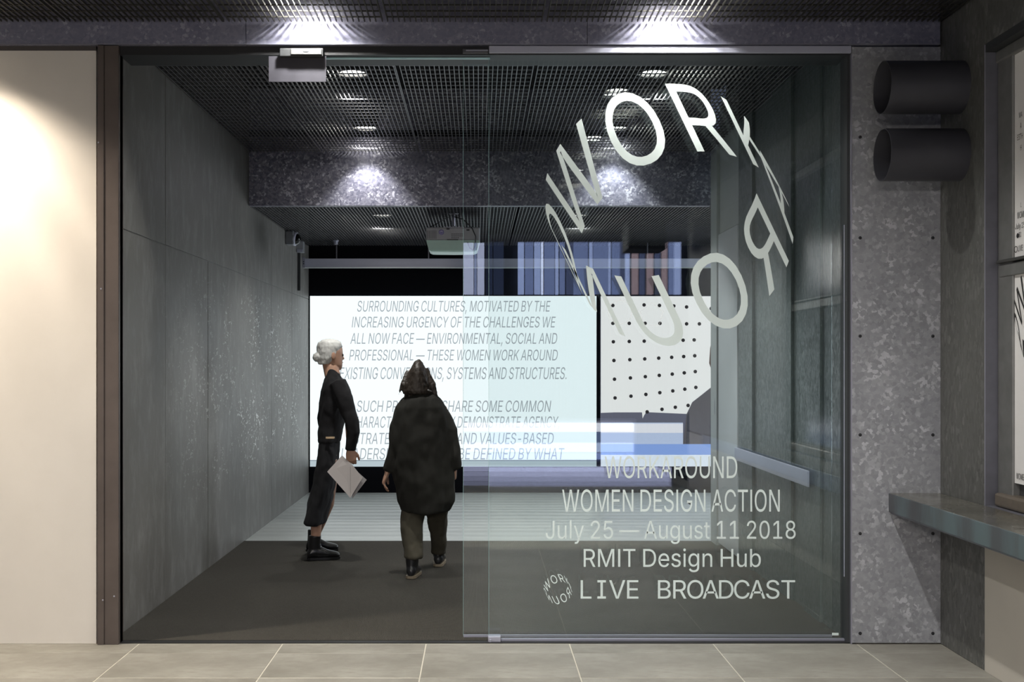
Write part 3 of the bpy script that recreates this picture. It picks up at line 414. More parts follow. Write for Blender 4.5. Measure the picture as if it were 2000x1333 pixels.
# ---- facade: cream plaster on the left, dark bronze post
wf = box('wall_front', M['plaster'], -9, P(188, 0, Y0).x, Y0, Y0+.2, 0, 3.19); struct(wf)
tr = box('trim_2', plain('shadow_gap', (.07, .06, .058), .6), -9, P(188, 0, Y0).x, Y0-.004, Y0+.1, 3.178, 3.204); struct(tr)
xa, xb = P(190, 0, Y0-.03).x, P(231, 0, Y0-.03).x
pm = MB().box(xa, xa+.035, Y0-.03, Y0+.06, 0, 3.2).box(xa+.035, xb, Y0-.024, Y0+.06, 0, 3.2).build('trim_3', M['brown'], None, bevel=.003); struct(pm)
pe = box('trim_4', M['dark_edge'], xb, XL+.03, Y0+.0, Y0+.05, 0, 3.2, bevel=.003); struct(pe)
for z, x in ((2.68, .006), (1.9, .02), (.24, .03), (.26, .09)):
    q = MB().lathe((xa+x, Y0-.031, z), (0, -1, 0), [(0, .005), (.002, .004)], 8, True).build('screw', M['alu'], pm)
# ---- header of galvanised sheets above the glass
hd = sempty('trim_5', (0, Y0, 3.2))
hx = [-9, -5.5, P(480, 0, Y0-.03).x, P(1147, 0, Y0-.03).x, P(1837, 0, Y0-.03).x]
for a, b in zip(hx, hx[1:]):
    box('header_sheet', M['galv_header'], a+.001, b-.001, Y0-.03, Y0+.10, 3.203, 3.45, hd, bevel=.002)
box('header_lip', M['alu'], -9, hx[-1], Y0-.032, Y0-.026, 3.203, 3.206, hd)
trk = box('trim_6', M['track'], P(232, 0, Y0).x, P(1662, 0, Y0).x, Y0+.0, Y0+.22, 3.155, 3.205); struct(trk)
al = box('trim_7', M['alu_light'], P(955, 0, Y0-.02).x, P(1663, 0, Y0-.02).x, Y0-.02, Y0+.0, 3.162, 3.199, bevel=.002); struct(al)
# ---- column cladding right of the glass
cx0, cx1 = P(1664, 0, Y0-.012).x, XE-.0
cl = box('trim_8', M['galv'], cx0, cx1, Y0-.012, Y0+.15, .006, 3.196, bevel=.002); struct(cl)
for py in (268, 465, 657, 850, 1043, 1238):
    for pxx in (1680, 1822):
        if py == 268 and pxx == 1822: continue
        p = P(pxx, py, Y0-.012)
        MB().lathe(p, (0, -1, 0), [(0, .009), (.001, .009), (.001, .006), (-.001, .005), (.003, .0045), (.004, .001)], 10, True).build('screw', M['screw'], cl)
jb = box('trim_9', M['dark_edge'], P(1655, 0, Y0).x, cx0-.004, Y0+.005, Y0+.12, 0, 3.16); struct(jb)
je = box('trim_10', M['alu'], cx0-.005, cx0, Y0-.014, Y0+.02, 0, 3.16); struct(je)

# ---- outer right wall with a window and a cream panel under the counter
we = sempty('wall_outer_right')
YW = 5.62; YN = -1.05
box('steel_panel', M['galv_dark'], XE, XE+.25, YW, Y0+.1, 0, ZC+.3, we, bevel=.002)
box('steel_panel', M['galv_dark'], XE, XE+.25, YN, YW-.002, 3.058, ZC+.3, we, bevel=.002)
box('steel_panel', M['galv_dark'], XE, XE+.25, YN, 3.2, .72, 3.054, we, bevel=.002)
box('cream_panel', M['cream'], XE-.004, XE+.25, YN, YW-.004, 0, .70, we, bevel=.002)
box('edge_strip', M['alu'], XE-.003, XE, YW-.004, YW, .80, 3.056, we)
wn = sempty('window_1')
box('window_ledge', M['jamb'], XE, 2.62, 3.2, 5.62, .712, .8085, wn)
XJ = 2.53
box('window_jamb', M['jamb'], XE+.001, XJ+.1, YW-.001, YW+.01, .80, 3.056, wn)
box('window_head', M['dark_edge'], XE, XJ+.1, 3.2, YW-.002, 3.02, 3.06, wn)
ypf = XJ*F/(1977-CX)
fmat = plain('worn_window_frame', (.20, .20, .195), .45, .4, .3, 14)
box('window_frame', fmat, XJ, XJ+.06, ypf, YW-.002, .83, 3.0, wn, bevel=.006)
box('window_frame', fmat, XJ-.01, XJ+.06, 3.2, YW-.002, 2.965, 3.02, wn, bevel=.006)
box('window_rail', plain('dark_transom', (.05, .05, .045), .4), XJ-.02, XJ+.06, 3.2, YW-.03, 1.985, 2.0, wn, bevel=.004)
box('window_rail', fmat, XJ-.005, XJ+.06, 3.2, YW-.03, 1.92, 1.98, wn, bevel=.004)
box('window_sill', plain('rusty_sill', (.17, .14, .11), .4, .3, .3, 20), XJ-.03, XJ+.06, 3.2, YW-.03, .81, .875, wn, bevel=.012)
box('window_pane', plain('dark_window_backing', (.05, .052, .055), .15), XJ+.035, XJ+.05, 3.2, ypf, .87, 2.97, wn)

# ================================================================ CEILINGS of steel grating
def ceiling(z, x0, x1, y0, y1, panels_x, panels_y, mat, plen_h, pitch=.03, rod=.10, bar_h=.011, bar_w=.005, phase=0):
    c = box('ceiling', M['plenum'], x0, x1, y0, y1, z+plen_h, z+plen_h+.05); struct(c)
    for xa, xb in zip(panels_x, panels_x[1:]):
        for ya, yb in zip(panels_y, panels_y[1:]):
            g = .012 if len(panels_x) > 2 else .004
            m = MB(); m.box(xa+g, xa+g+.005, ya+.004, yb-.004, z, z+bar_h+.004); m.box(xb-g-.005, xb-g, ya+.004, yb-.004, z, z+bar_h+.004)
            pn = m.build('grating_panel', mat, c)
            b = MB(); x = xa+g+pitch
            while x < xb-g-.012:
                b.box(x, x+bar_w, ya+.004, yb-.004, z, z+bar_h); x += pitch
            y = ya+.05
            while y < yb-.02:
                b.box(xa+g, xb-g, y, y+.006, z+bar_h-.008, z+bar_h-.001); y += rod
            q = b.build('grating_bars', mat, pn); q['kind'] = 'stuff'
    return c
gx = [XL, -1.345, -.497, .349, 1.195, XR]
c1 = ceiling(ZC, XL, XR+.1, Y0+.2, YB, gx, [Y0+.115, 8.0, YB-.002], M['bar'], .55)
c2 = ceiling(ZL, XL, 6.2, YB, YK, [XL, .35, 2.6, 6.0], [YB+.085, 11.7, 13.3], M['bar'], .6)
ex = [-9, -6.4, -4.4, -3.03, -2.186, -1.34, -.497, .349, 1.195, 2.04, XE]
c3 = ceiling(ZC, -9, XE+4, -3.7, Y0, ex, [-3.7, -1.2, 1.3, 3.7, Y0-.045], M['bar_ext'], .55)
cdg = box('trim_11', M['galv_header'], -9, XE+4, -3.78, -3.7, 3.22, 3.9); struct(cdg)
# beam across the corridor
bmn = box('trim_12', M['galv_beam'], XL, XR, YB, YB+.08, ZL, ZC+.55, bevel=.002); struct(bmn)

# ================================================================ LIGHT FITTINGS above the gratings
lens = emit('lamp_lens', (1, .97, .88), 36)
lens_warm = emit('lamp_lens_warm', (1, .86, .66), 40)
can_mat = plain('lamp_housing', (.08, .08, .08), .4, .4)
def downlight(x, y, z, power, color, label, group, angle=95, lm=lens, r=.09, tilt=None):
    t = thing('ceiling_light', label, 'lamp', (x, y, z), group)
    MB().lathe((x, y, z), (0, 0, 1), [(0, r+.02), (0, r+.004), (.012, r), (.14, r), (.14, .001)], 20).lathe((x, y, z), (0, 0, 1), [(0, r+.02), (.15, r+.02), (.15, .001)], 20).build('lamp_housing', can_mat, t, smooth=False)
    MB().lathe((x, y, z+.02), (0, 0, 1), [(0, .001), (0, r-.004)], 20).build('lamp_lens', lm, t)
    s = spot('lamp_beam', (x, y, z+.005), power, color, angle, .5, .03, tilt); setpar(s, t)
WH = (1, .985, .94)
for x, y, lb in ((-.86, 7.86, 'recessed lamp above the grating, left of the pair nearest the glass front'), (1.19, 7.86, 'recessed lamp above the grating, right of the pair nearest the glass front'),
                 (-.95, 9.68, 'recessed lamp above the grating, left one just before the steel beam'), (1.15, 9.68, 'recessed lamp above the grating, right one just before the steel beam')):
    downlight(x, y, ZC+.16, P_INT*(1 if y < 9 else .5), WH, lb, 'corridor ceiling lamps', 72 if y < 9 else 86)
for x, y, lb in ((-.97, 11.6, 'recessed lamp in the lower grating beyond the beam, left of the projector'), (1.0, 11.6, 'recessed lamp in the lower grating beyond the beam, right of the projector')):
    downlight(x, y, ZL+.13, P_INT*.22, WH, lb, 'gallery ceiling lamps')
for r_, y in enumerate((5.93, 4.2, 2.5, .8)):
    for x, sd_ in ((-.89, 'left'), (.99, 'right')):
        downlight(x, y, ZC+.13, P_EXT*(1 if r_ == 0 else 2.2), WH, ('outside lamp lighting the header above the %s half of the entrance' % sd_) if r_ == 0 else ('outside lamp %s of the middle, in the %s row out from the header' % (sd_, ('second', 'third', 'fourth')[r_-1])), 'outside ceiling lamps', 130)
downlight(-2.98, 5.6, ZC+.12, P_WARM, (1, .88, .72), 'warm outside lamp washing the cream plaster wall', 'outside ceiling lamps', 120, lens_warm)

# ================================================================ GLASS FRONT
YG = 6.222
wg = sempty('window_2', (P(955, 0, YG).x, YG, 0))
gx0, gx1 = P(955, 0, YG).x, P(1655, 0, YG).x
box('glass_pane', M['glass'], gx0, gx1, YG, YG+.012, .012, 3.17, wg)
for a in (gx0,): box('glass_edge', M['glass_edge'], a-.0015, a, YG, YG+.012, .012, 3.17, wg)
box('glass_edge', M['alu_light'], P(1648, 0, YG).x, P(1650, 0, YG).x, YG-.004, YG, .35, 2.25, wg)  # short pale strip: painted glint along the glass edge
box('bottom_channel', M['alu'], gx0+.06, gx1, YG-.004, YG+.016, .004, .014, wg)
sd = sempty('door_2', (P(905, 0, YG+.07).x, YG+.07, 0))
sx0 = P(905, 0, YG+.07).x
box('glass_pane', M['glass'], sx0, 1.93, YG+.07, YG+.08, .014, 3.16, sd)
box('glass_edge', M['glass_edge'], sx0-.0015, sx0, YG+.07, YG+.08, .014, 3.16, sd)
box('bottom_channel', M['alu'], sx0, 1.93, YG+.068, YG+.082, .006, .018, sd)
box('lit_track_edge', plain('pale_cyan_edge', (.45, .72, .74), .3), P(636, 0, YG).x, P(957, 0, YG).x, YG-.002, YG+.012, 3.148, 3.157, sd)  # pale colour stands in for light on the track's lower edge
gd = MB().box(P(953, 0, YG).x, P(978, 0, YG).x, YG-.03, YG+.03, .002, .032).box(P(955, 0, YG).x, P(960, 0, YG).x, YG-.035, YG-.03, -.0, .02).build('floor_guide', M['alu'], wg, bevel=.003)
def gp(px, py, dy=-.0015): return P(px, py, YG+dy)
ln = thing('window_lettering', 'large pale ring of letters spelling the exhibition title wrapped round on the glass', 'lettering', gp(1306, 419))
ring_letters(lambda u, t: gp(u, t), M['vinyl'], ln)
sc = 57/498
r2 = ring_letters(lambda u, t: gp(1089.5+(u-1306.4)*sc, 1151.5+(t-418.9)*sc), M['vinyl'], None, 'window_lettering')
tag(r2, 'small ring of letters on the glass left of the words LIVE BROADCAST', 'lettering')
def gline(text, x0, x1, yb, cap, label, track=0, mono=0):
    m = F/YG; b = gp((x0+x1)/2, yb)
    o = text_line('window_lettering', text, lambda u, v: b+Vector((u, 0, v)), M['vinyl'], None, (x1-x0)/m, cap/m, track, mono, origin=tuple(b))
    tag(o, label, 'lettering', 'lettering lines on the glass')
gline('WORKAROUND', 1181, 1440, 934.5, 42.5, 'pale condensed lettering line WORKAROUND on the glass')
gline('WOMEN DESIGN ACTION', 1098, 1523, 1000, 43, 'pale condensed lettering line WOMEN DESIGN ACTION on the glass')
gline('July 25 — August 11 2018', 1066, 1554, 1053, 35, 'pale lettering line July 25 to August 11 2018 on the glass')
gline('RMIT Design Hub', 1140, 1486, 1108, 35, 'pale lettering line RMIT Design Hub on the glass')
lb = thing('window_lettering', 'pale typewriter-like lettering line LIVE BROADCAST on the glass', 'lettering', gp(1343, 1170), 'lettering lines on the glass')
for wd, wa, wb2 in (('LIVE', 1134, 1247), ('BROADCAST', 1285, 1553)):
    bq = gp((wa+wb2)/2, 1170)
    text_line('word', wd, lambda u, v: bq+Vector((u, 0, v)), M['vinyl'], lb, (wb2-wa)*YG/F, 36*YG/F, 0, 430)
stk = box('sticker', M['vinyl'], gp(1625, 0).x, gp(1638, 0).x, YG-.0012, YG-.0002, gp(0, 1242).z, gp(0, 1237).z, origin='base')
tag(stk, 'tiny pale sticker in the bottom right corner of the glass', 'sticker')
n = NT('faint_film'); n.set((.9, .93, .93), .5); n.p.inputs['Alpha'].default_value = .28; film = n.m
def outline(name, cx, cy, r, k, lab, th_=2.2, rot=0):
    pts = [(math.sin(2*math.pi*i/k+rot), math.cos(2*math.pi*i/k+rot)) for i in range(k)]
    v = [gp(cx+a*q, cy-b*q, -.001) for q in (r, r-th_) for a, b in pts]
    mb = MB(); mb.v = [tuple(p) for p in v]; mb.f = [(i, (i+1) % k, k+(i+1) % k, k+i) for i in range(k)]
    tag(mb.build(name, film, None, origin='base'), lab, 'sticker')
outline('sticker', 1211, 610, 24, 32, 'faint round clear sticker on the glass under the ring of letters')
outline('sticker', 1273, 616, 25, 5, 'faint pentagon clear sticker on the glass beside the round one')

# sensor, sheet and bracket at the head of the entrance
sn = thing('door_sensor', 'small metal door sensor with a lit mark above the hanging grey sheet', 'sensor', P(590, 104, Y0-.05))
MB().box(P(546, 0, 6.12).x, P(631, 0, 6.12).x, 6.12, 6.20, P(0, 110, 6.12).z, P(0, 94, 6.12).z).build('sensor_body', M['dark_edge'], sn, bevel=.004)
box('sensor_cover', plain('sensor_cover_grey', (.12, .12, .12), .4), P(568, 0, 6.115).x, P(628, 0, 6.115).x, 6.112, 6.12, P(0, 106.5, 6.115).z, P(0, 94.5, 6.115).z, sn, bevel=.002)
m_ = fill_mesh('lit_mark', [[(593, -101), (591, -97), (594.5, -98.7), (596, -96.5), (598, -98.6), (600, -96.5), (601.5, -98.7), (604, -97), (602, -101)]])
for v in m_.vertices: v.co = P(v.co.x, -v.co.y, 6.110)
mkobj('lit_mark', m_, emit('lit_mark_glow', (.9, .95, 1), 1.2), sn)
sh = box('hanging_sheet', plain('grey_sheet', (.042, .040, .052), .6, 0, .05), P(525, 0, 6.16).x, P(637, 0, 6.16).x, 6.158, 6.162, P(0, 160, 6.16).z, P(0, 110, 6.16).z, origin='base')
tag(sh, 'plain grey sheet hanging from the door track below the sensor', 'sheet')
bk = thing('door_bracket', 'dark grey bracket in the door track at the end of the silver rail', 'bracket', P(930, 104, 6.16))
box('bracket_body', plain('bracket_grey', (.10, .10, .11), .4, .4), P(903, 0, 6.15).x, P(954, 0, 6.15).x, 6.15, 6.2, P(0, 104, 6.15).z, P(0, 95, 6.15).z, bk, bevel=.004)
box('bracket_plate', M['alu'], P(910, 0, 6.146).x, P(953, 0, 6.146).x, 6.146, 6.15, P(0, 100, 6.15).z, P(0, 97.5, 6.15).z, bk)

# ================================================================ GALLERY END: screens, rail, projector, devices
def scr_pts(pts, Y): return [P(a, b, Y) for a, b in pts]
def flat(name, pts, Y, mat, parent):
    m = fill_mesh(name, [[(a/100, -b/100) for a, b in pts]])
    for v in m.vertices: v.co = P(v.co.x*100, -v.co.y*100, Y)
    return mkobj(name, m, mat, parent)
YS = 13.37
s1 = thing('projection_screen', 'large bright white projected screen with slanted lines of text', 'screen', P(885, 912, YS))
a, b = P(605.5, 578.5, YS), P(1165, 912, YS)
box('screen_surface', emit('screen_white', (.87, .96, .98), 1.12), a.x, b.x, YS, YS+.025, b.z, a.z, s1)
tx = emit('screen_text', (.46, .51, .55), .85); tx2 = emit('screen_text_dark', (.12, .14, .15), .5)
for text, x0, x1, yb, cp_, mt in (
    ('SURROUNDING CULTURES, MOTIVATED BY THE', 697, 1073, 609, 21, tx), ('INCREASING URGENCY OF THE CHALLENGES WE', 687, 1083, 640, 21, tx),
    ('ALL NOW FACE — ENVIRONMENTAL, SOCIAL AND', 684, 1087, 672, 21, tx), ('PROFESSIONAL — THESE WOMEN WORK AROUND', 682, 1088, 704.5, 21, tx),
    ('EXISTING CONVENTIONS, SYSTEMS AND STRUCTURES.', 663, 1106, 741, 23, tx), ('SUCH PRACTICES SHARE SOME COMMON', 696, 1074, 805, 22, tx),
    ('CHARACTERISTICS: THEY DEMONSTRATE AGENCY,', 684, 1092, 836, 22, tx), ('STRATEGIC ACTIVISM AND VALUES-BASED', 690, 1080, 868, 22, tx),
    ('LEADERSHIP THAT CAN BE DEFINED BY WHAT', 666, 1100, 898, 22, tx)):
    c = P((x0+x1)/2, yb, YS-.002); m = F/YS
    text_line('screen_text', text, lambda u, v: c+Vector((u+v*.12, 0, v)), mt, s1, (x1-x0)/m, cp_/m)
box('screen_rule', emit('screen_rule_blue', (.30, .38, .48), .5), a.x, b.x, YS-.002, YS, P(0, 900.6, YS).z, P(0, 899.2, YS).z, s1)
box('screen_footer', emit('screen_footer_grey', (.62, .74, .80), .75), a.x, b.x, YS-.0015, YS, b.z, P(0, 900.6, YS).z, s1)
s2 = thing('projection_screen', 'second projected screen with a cream sheet of black dots and a seated figure', 'screen', P(1340, 912, YS))
a, b = P(1173, 578.5, YS), P(1720, 912, YS)
box('screen_surface', emit('screen_bluegrey', (.20, .20, .27), .7), a.x, b.x, YS, YS+.025, b.z, a.z, s2)
cream = emit('screen_cream', (.90, .88, .87), 1.05)
flat('dotted_sheet', [(1173.5, 579), (1719, 579), (1719, 700), (1395, 752), (1370, 772), (1352, 786), (1341, 809), (1262, 805.5), (1258, 812), (1255, 818), (1254, 806), (1200, 806), (1173.5, 807)], YS-.002, cream, s2)
dark = emit('screen_dot', (.06, .055, .06), .5)
dots = [(1197, 597), (1258, 596), (1288, 597), (1316, 598), (1341, 600), (1389, 603), (1197, 632), (1229, 632), (1260, 632), (1289, 632), (1341, 633), (1366, 633)]
for j in range(4):
    y0 = 668+j*36.6
    for k in range(9):
        x = 1198+k*32-k*k*.95+j*1.1+ (0 if k else 0); y = y0-k*(.6+1.05*j*.9)*1.0
        if k >= 7 or (x > 1345 and y > 775): continue
        dots.append((x, y))
dots += [(1293, 800), (1319, 796), (1344, 792.5), (1264, 805)]
for x, y in dots:
    c = P(x, y, YS-.004)
    MB().lathe(c, (0, -1, 0), [(0, 3.6*YS/F), (.0008, 3.2*YS/F)], 12, True).build('dot', dark, s2)
flat('blouse', [(1395, 753), (1370, 773), (1352, 787), (1341, 810), (1336, 850), (1332, 889), (1700, 889), (1690, 800), (1640, 765), (1560, 752), (1450, 745)], YS-.0035, emit('screen_blouse', (.14, .13, .145), .8), s2)
flat('blouse_fold', [(1346, 806), (1348, 889), (1340, 889), (1342, 812)], YS-.004, emit('screen_fold', (.07, .07, .09), .8), s2)
flat('blouse_fold', [(1388, 770), (1394, 770), (1396, 889), (1386, 889)], YS-.004, emit('screen_fold2', (.07, .07, .09), .8), s2)
flat('face', [(1400, 640), (1425, 610), (1470, 610), (1492, 650), (1485, 700), (1455, 745), (1420, 745), (1398, 700)], YS-.0045, emit('screen_skin', (.55, .36, .28), .8), s2)
flat('hair', [(1393, 655), (1387, 680), (1385, 710), (1391, 727), (1400, 720), (1404, 660), (1430, 625), (1470, 622), (1490, 650), (1498, 640), (1480, 600), (1430, 592), (1402, 615)], YS-.006, emit('screen_hair', (.13, .085, .075), .8), s2)
flat('painted_reflection', [(1173.5, 826), (1334, 826), (1334, 889), (1173.5, 889)], YS-.0028, emit('screen_reflection', (.55, .63, .85), .95), s2)  # streaks reflected in the glass, painted into the picture with the bands below
for k, (ya, yb_, cc) in enumerate(((828, 846, (.9, .88, .95)), (868, 889, (.28, .42, .85)), (889, 911.5, (.84, .90, 1.0)))):
    x1 = 1334 if k == 0 else 1719
    flat('reflection_band', [(1173.5, ya), (x1, ya), (x1, yb_), (1173.5, yb_)], YS-.0048-.0004*k, emit('screen_band%d' % k, cc, .95), s2)

# rail in front of the back wall with end plate and hangers
rl = thing('screen_rail', 'long pale steel rail spanning the gallery above the two screens', 'rail', P(760, 522, 12.95))
a = P(593, 505.5, 12.95); b = P(593, 522, 12.95)
MB().box(XL, 5.9, 12.95, 12.99, b.z, a.z).build('rail_face', M['alu_light'], rl)
box('rail_lip', plain('rail_lip_light', (.7, .75, .76), .3, .3), XL, 5.9, 12.94, 13.03, b.z-.008, b.z, rl)
box('end_plate', M['alu'], XL-.0, XL+.03, 12.92, 12.95, b.z-.01, a.z+.01, rl)
for z in (.035, .06): MB().lathe((XL+.015, 12.92, b.z+z), (0, -1, 0), [(0, .007), (.002, .006)], 8, True).build('screw', M['screw'], rl)
for x in (P(837, 0, 12.95).x, 1.9, -1.6, 4.2): box('hanger', M['jamb'], x-.006, x+.006, 12.965, 12.98, a.z, ZL+.02, rl)

# projector
YP = 10.6; pc = P(884, 492, YP)
pj = thing('projector', 'grey and pale green projector hanging upside down under the lower grating', 'projector', P(884, 443, YP))
kx = YP/F
def prof(y, z0, z1, x0, x1, r): pass
pg = plain('projector_grey', (.50, .50, .54), .45, 0, .08); pgr = plain('projector_mint', (.55, .78, .70), .4, 0, .05)
zt, zm, zb = P(0, 444, YP).z, P(0, 469, YP).z, P(0, 491.5, YP).z
x0, x1 = P(832, 0, YP).x, P(937, 0, YP).x
box('projector_body', pg, x0, x1, YP, YP+.36, zm, zt, pj, bevel=.012)
rr = []
for z, ins, dep in ((zm-.001, .002, 0), (zm-.03, .008, .002), (zm-.06, .016, .006), (zb+.014, .026, .012), (zb+.004, .05, .03), (zb, .09, .06)):
    rr.append([Vector((x, y, z-(.0 if ins < .03 else .004*math.cos((x-(x0+x1)/2)*6)))) for x, y in ((x0+ins, YP+dep), ((x0+x1)/2, YP+dep), (x1-ins, YP+dep), (x1-ins, YP+.36-dep), ((x0+x1)/2, YP+.36-dep), (x0+ins, YP+.36-dep))])
MB().rings(rr).build('projector_base', pgr, pj, smooth=False)
dk = M['screw']
for r_ in range(3):
    for c_ in range(6 if r_ < 2 else 4):
        p = P(883+c_*3.9, 457.5+r_*3.6, YP-.001)
        box('vent_slot', dk, p.x-.006, p.x+.006, YP-.002, YP, p.z-.0035, p.z+.0035, pj)
MB().lathe(P(862, 454, YP), (0, -1, 0), [(0, .024), (.012, .024), (.014, .018), (.008, .001)], 18, True).build('status_lens', plain('violet_lens', (.30, .26, .55), .2), pj, smooth=True)
box('port_strip', dk, P(873, 0, YP).x, P(895, 0, YP).x, YP-.003, YP, zm-.002, zm+.006, pj)
box('port', dk, P(872, 0, YP).x, P(878, 0, YP).x, YP-.003, YP, P(0, 449, YP).z, P(0, 445, YP).z, pj)
box('port', dk, P(911, 0, YP).x, P(917, 0, YP).x, YP-.003, YP, P(0, 451, YP).z, P(0, 448, YP).z, pj)
for k in range(9):
    p = P(834+k*2.2, 0, YP); box('side_grille', dk, p.x, p.x+.003, YP-.002, YP, zm+.01, zt-.03, pj)
mt = MB(); mt.tube([P(886, 421, YP+.15), P(886, 442, YP+.15)], .016, 12); mt.box(P(866, 0, YP).x, P(906, 0, YP).x, YP+.05, YP+.25, zt, zt+.008)
mt.lathe(P(886, 421, YP+.15)+Vector((0, 0, .02)), (0, 0, -1), [(0, .001), (0, .045), (.01, .045), (.012, .001)], 16)
mt.build('ceiling_mount', M['alu'], pj, smooth=False)
MB().tube([P(840, 444, YP+.1), P(856, 436, YP+.05), P(868, 428, YP+.12), P(884, 422, YP+.14)], .004, 6).build('cable', M['dark_edge'], pj)
MB().tube([P(888, 424, YP+.1), P(905, 429, YP), P(922, 446, YP-.03), P(929, 462, YP-.05), P(928, 480, YP-.05), P(924, 489, YP-.04), P(917, 484, YP-.02), P(913, 474, YP)], .005, 6).build('cable', M['dark_edge'], pj)

# dome camera, wall box, ceiling sensor
yc = 11.85
dc = thing('security_camera', 'dome security camera on the left wall near the lower grating', 'camera', (XL, yc, 2.72))
box('camera_mount', plain('camera_grey', (.20, .21, .23), .4), XL, XL+.085, yc-.07, yc+.09, P(0, 479, yc).z, P(0, 452, yc).z, dc, bevel=.012)
MB().lathe((XL+.085, yc, P(0, 467, yc).z), (1, -.1, -.15), [(0, .072), (.02, .07), (.022, .06)], 24).build('camera_ring', M['alu_light'], dc, smooth=True)
MB().lathe((XL+.085, yc, P(0, 467, yc).z), (1, -.1, -.15), [(.02, .058), (.04, .05), (.058, .034), (.066, .012), (.067, .001)], 24).build('camera_dome', plain('black_dome', (.005, .005, .006), .08), dc, smooth=True)
yb2 = 12.55
wbx = thing('wall_speaker', 'small grey box fixed to the left wall beside the rail end', 'speaker', (XL, yb2, 2.7))
a, b = P(580, 472, yb2), P(594, 494, yb2)
MB().rings([[Vector((XL, y, z)) for y, z in ((yb2-.07, b.z+.0), (yb2+.07, b.z+.0), (yb2+.07, a.z), (yb2-.07, a.z))], [Vector((XL+.075, y, z)) for y, z in ((yb2-.05, b.z-.0), (yb2+.05, b.z), (yb2+.05, a.z-.0), (yb2-.05, a.z-.0))]]).build('speaker_case', plain('speaker_grey', (.28, .29, .31), .4), wbx, bevel=.006)
box('speaker_grille', M['alu_light'], XL+.01, XL+.07, yb2-.072, yb2-.05, b.z+.0, b.z+.03, wbx)
box('wall_conduit', M['dark_edge'], XL, XL+.03, yb2+.02, yb2+.05, 2.30, b.z, wbx)
cs = thing('ceiling_sensor', 'tiny pale sensor under the lower grating left of the projector', 'sensor', P(656, 493, 12.7))
c = P(656, 484, 12.7); c.z = ZL
MB().lathe(c, (0, 0, -1), [(-.0, .03), (.012, .03), (.014, .022), (.045, .022), (.047, .001)], 16).build('sensor_body', M['alu_light'], cs, smooth=False)
c = P(838, 466, 12.5); 
# kick rail on the right wall
kr = thing('wall_rail', 'flat pale metal rail along the right corridor wall', 'rail', (XR-.03, 7.7, .82))
za, zb_ = .772, .868
MB().box(XR-.062, XR-.050, 6.79, 8.73, za, zb_).build('rail_bar', M['alu_light'], kr, bevel=.003)
for y in (6.95, 7.75, 8.55): box('rail_standoff', M['jamb'], XR-.050, XR+.0, y-.015, y+.015, .80, .84, kr)

# ================================================================ OUTER RIGHT: pipes, counter, posters
for zc, lb in ((2.918, 'upper of two open dull metal pipes sticking out of the right wall'), (2.572, 'lower of two open dull metal pipes sticking out of the right wall')):
    t = thing('pipe', lb, 'pipe', (XE, 5.91, zc), 'pipes on the right wall')
    xm = 2.07
    MB().lathe((xm, 5.91, zc), (1, 0, 0), [(.0, .131), (.0, .134), (XE-xm, .134)], 56).build('pipe_shell', M['pipe'], t, smooth=False)
    sh_ = MB().lathe((xm, 5.91, zc), (1, 0, 0), [(.0, .131), (XE-xm-.01, .131), (XE-xm-.01, .001)], 56).build('pipe_lining', M['pipe'], t, smooth=False)
    for o in t.children:
        for p in o.data.polygons: p.use_smooth = True
        o.data.set_sharp_from_angle(angle=.7)
ct = thing('counter', 'long galvanised steel counter shelf below the window on the right', 'counter', (2.33, 4.8, .70))
n = NT('counter_top_steel'); v = n.coord(); f = n.noise(v, 3.2, 6, .6)
n.set(n.mix(n.ramp(f, [(.4, 0.), (.62, 1.)]), (.13, .125, .105), (.21, .20, .17)), n.ramp(n.noise(v, 14, 4), [(.3, .10), (.7, .30)]), .45); ctm = n.m
n = NT('counter_edge_steel'); v = n.coord((1, 2, .5)); f = n.noise(v, 2.2, 4, .6)
n.set(n.mix(n.ramp(f, [(.4, 0.), (.6, 1.)]), (.085, .09, .10), (.12, .16, .175)), .33, .4); cem = n.m
box('counter_top', ctm, 2.196, XE-.006, 1.2, Y0-.013, .798, .809, ct, bevel=.002)
box('counter_edge', cem, 2.19, 2.20, 1.2, Y0-.014, .709, .808, ct, bevel=.002)
box('counter_underside', M['jamb'], 2.2, XE-.005, 1.2, Y0-.02, .70, .712, ct)
XP = XJ+.012
paper = plain('poster_paper', (.85, .83, .82), .6, 0, .03); ink = plain('black_ink', (.02, .02, .02), .6)
pz = lambda py, Y=5.44: EYE-(py-CY)*Y/F
ye0 = XP*F/(1977-CX)
def ptf(u0, z0): return lambda u, v: Vector((XP-.0015, ye0-u0-u, z0+v))
po = thing('poster', 'white text poster with slightly curled edge in the upper window', 'poster', (XP, ye0-.3, pz(503)))
m_ = MB(); rws = []
for k in range(9):
    z = pz(503)+(pz(97)-pz(503))*k/8; e = .004*math.sin(k*1.7)
    rws.append([Vector((XP, ye0-.004+e+(.02-.0028*k), z)), Vector((XP, ye0-.62, z)), Vector((XP+.003, ye0-.62, z)), Vector((XP+.003, ye0-.004+e+(.02-.0028*k), z))])
m_.rings(rws).build('poster_sheet', paper, po)
for text, py, u0, cp_ in (('P', 108, .095, .026), ('MA', 233, .072, .026), ('A', 254, .082, .026), ('ESTH', 275, .055, .026), ('H', 297, .085, .026), ('L', 407, .088, .022),
                         ('WOMEN', 428, .052, .030), ('July 25', 448, .034, .026), ('BO', 465, .070, .024), ('LIVE', 492, .062, .028)):
    text_line('poster_text', text, ptf(u0, pz(py)), ink, po, None, cp_, 0, 0, 'L', squeeze=.62 if text.isupper() else .8)
MB().lathe((XP-.001, ye0-.058, pz(461)), (-1, 0, 0), [(0, .012), (.0006, .012)], 16, True).build('poster_dot', ink, po)
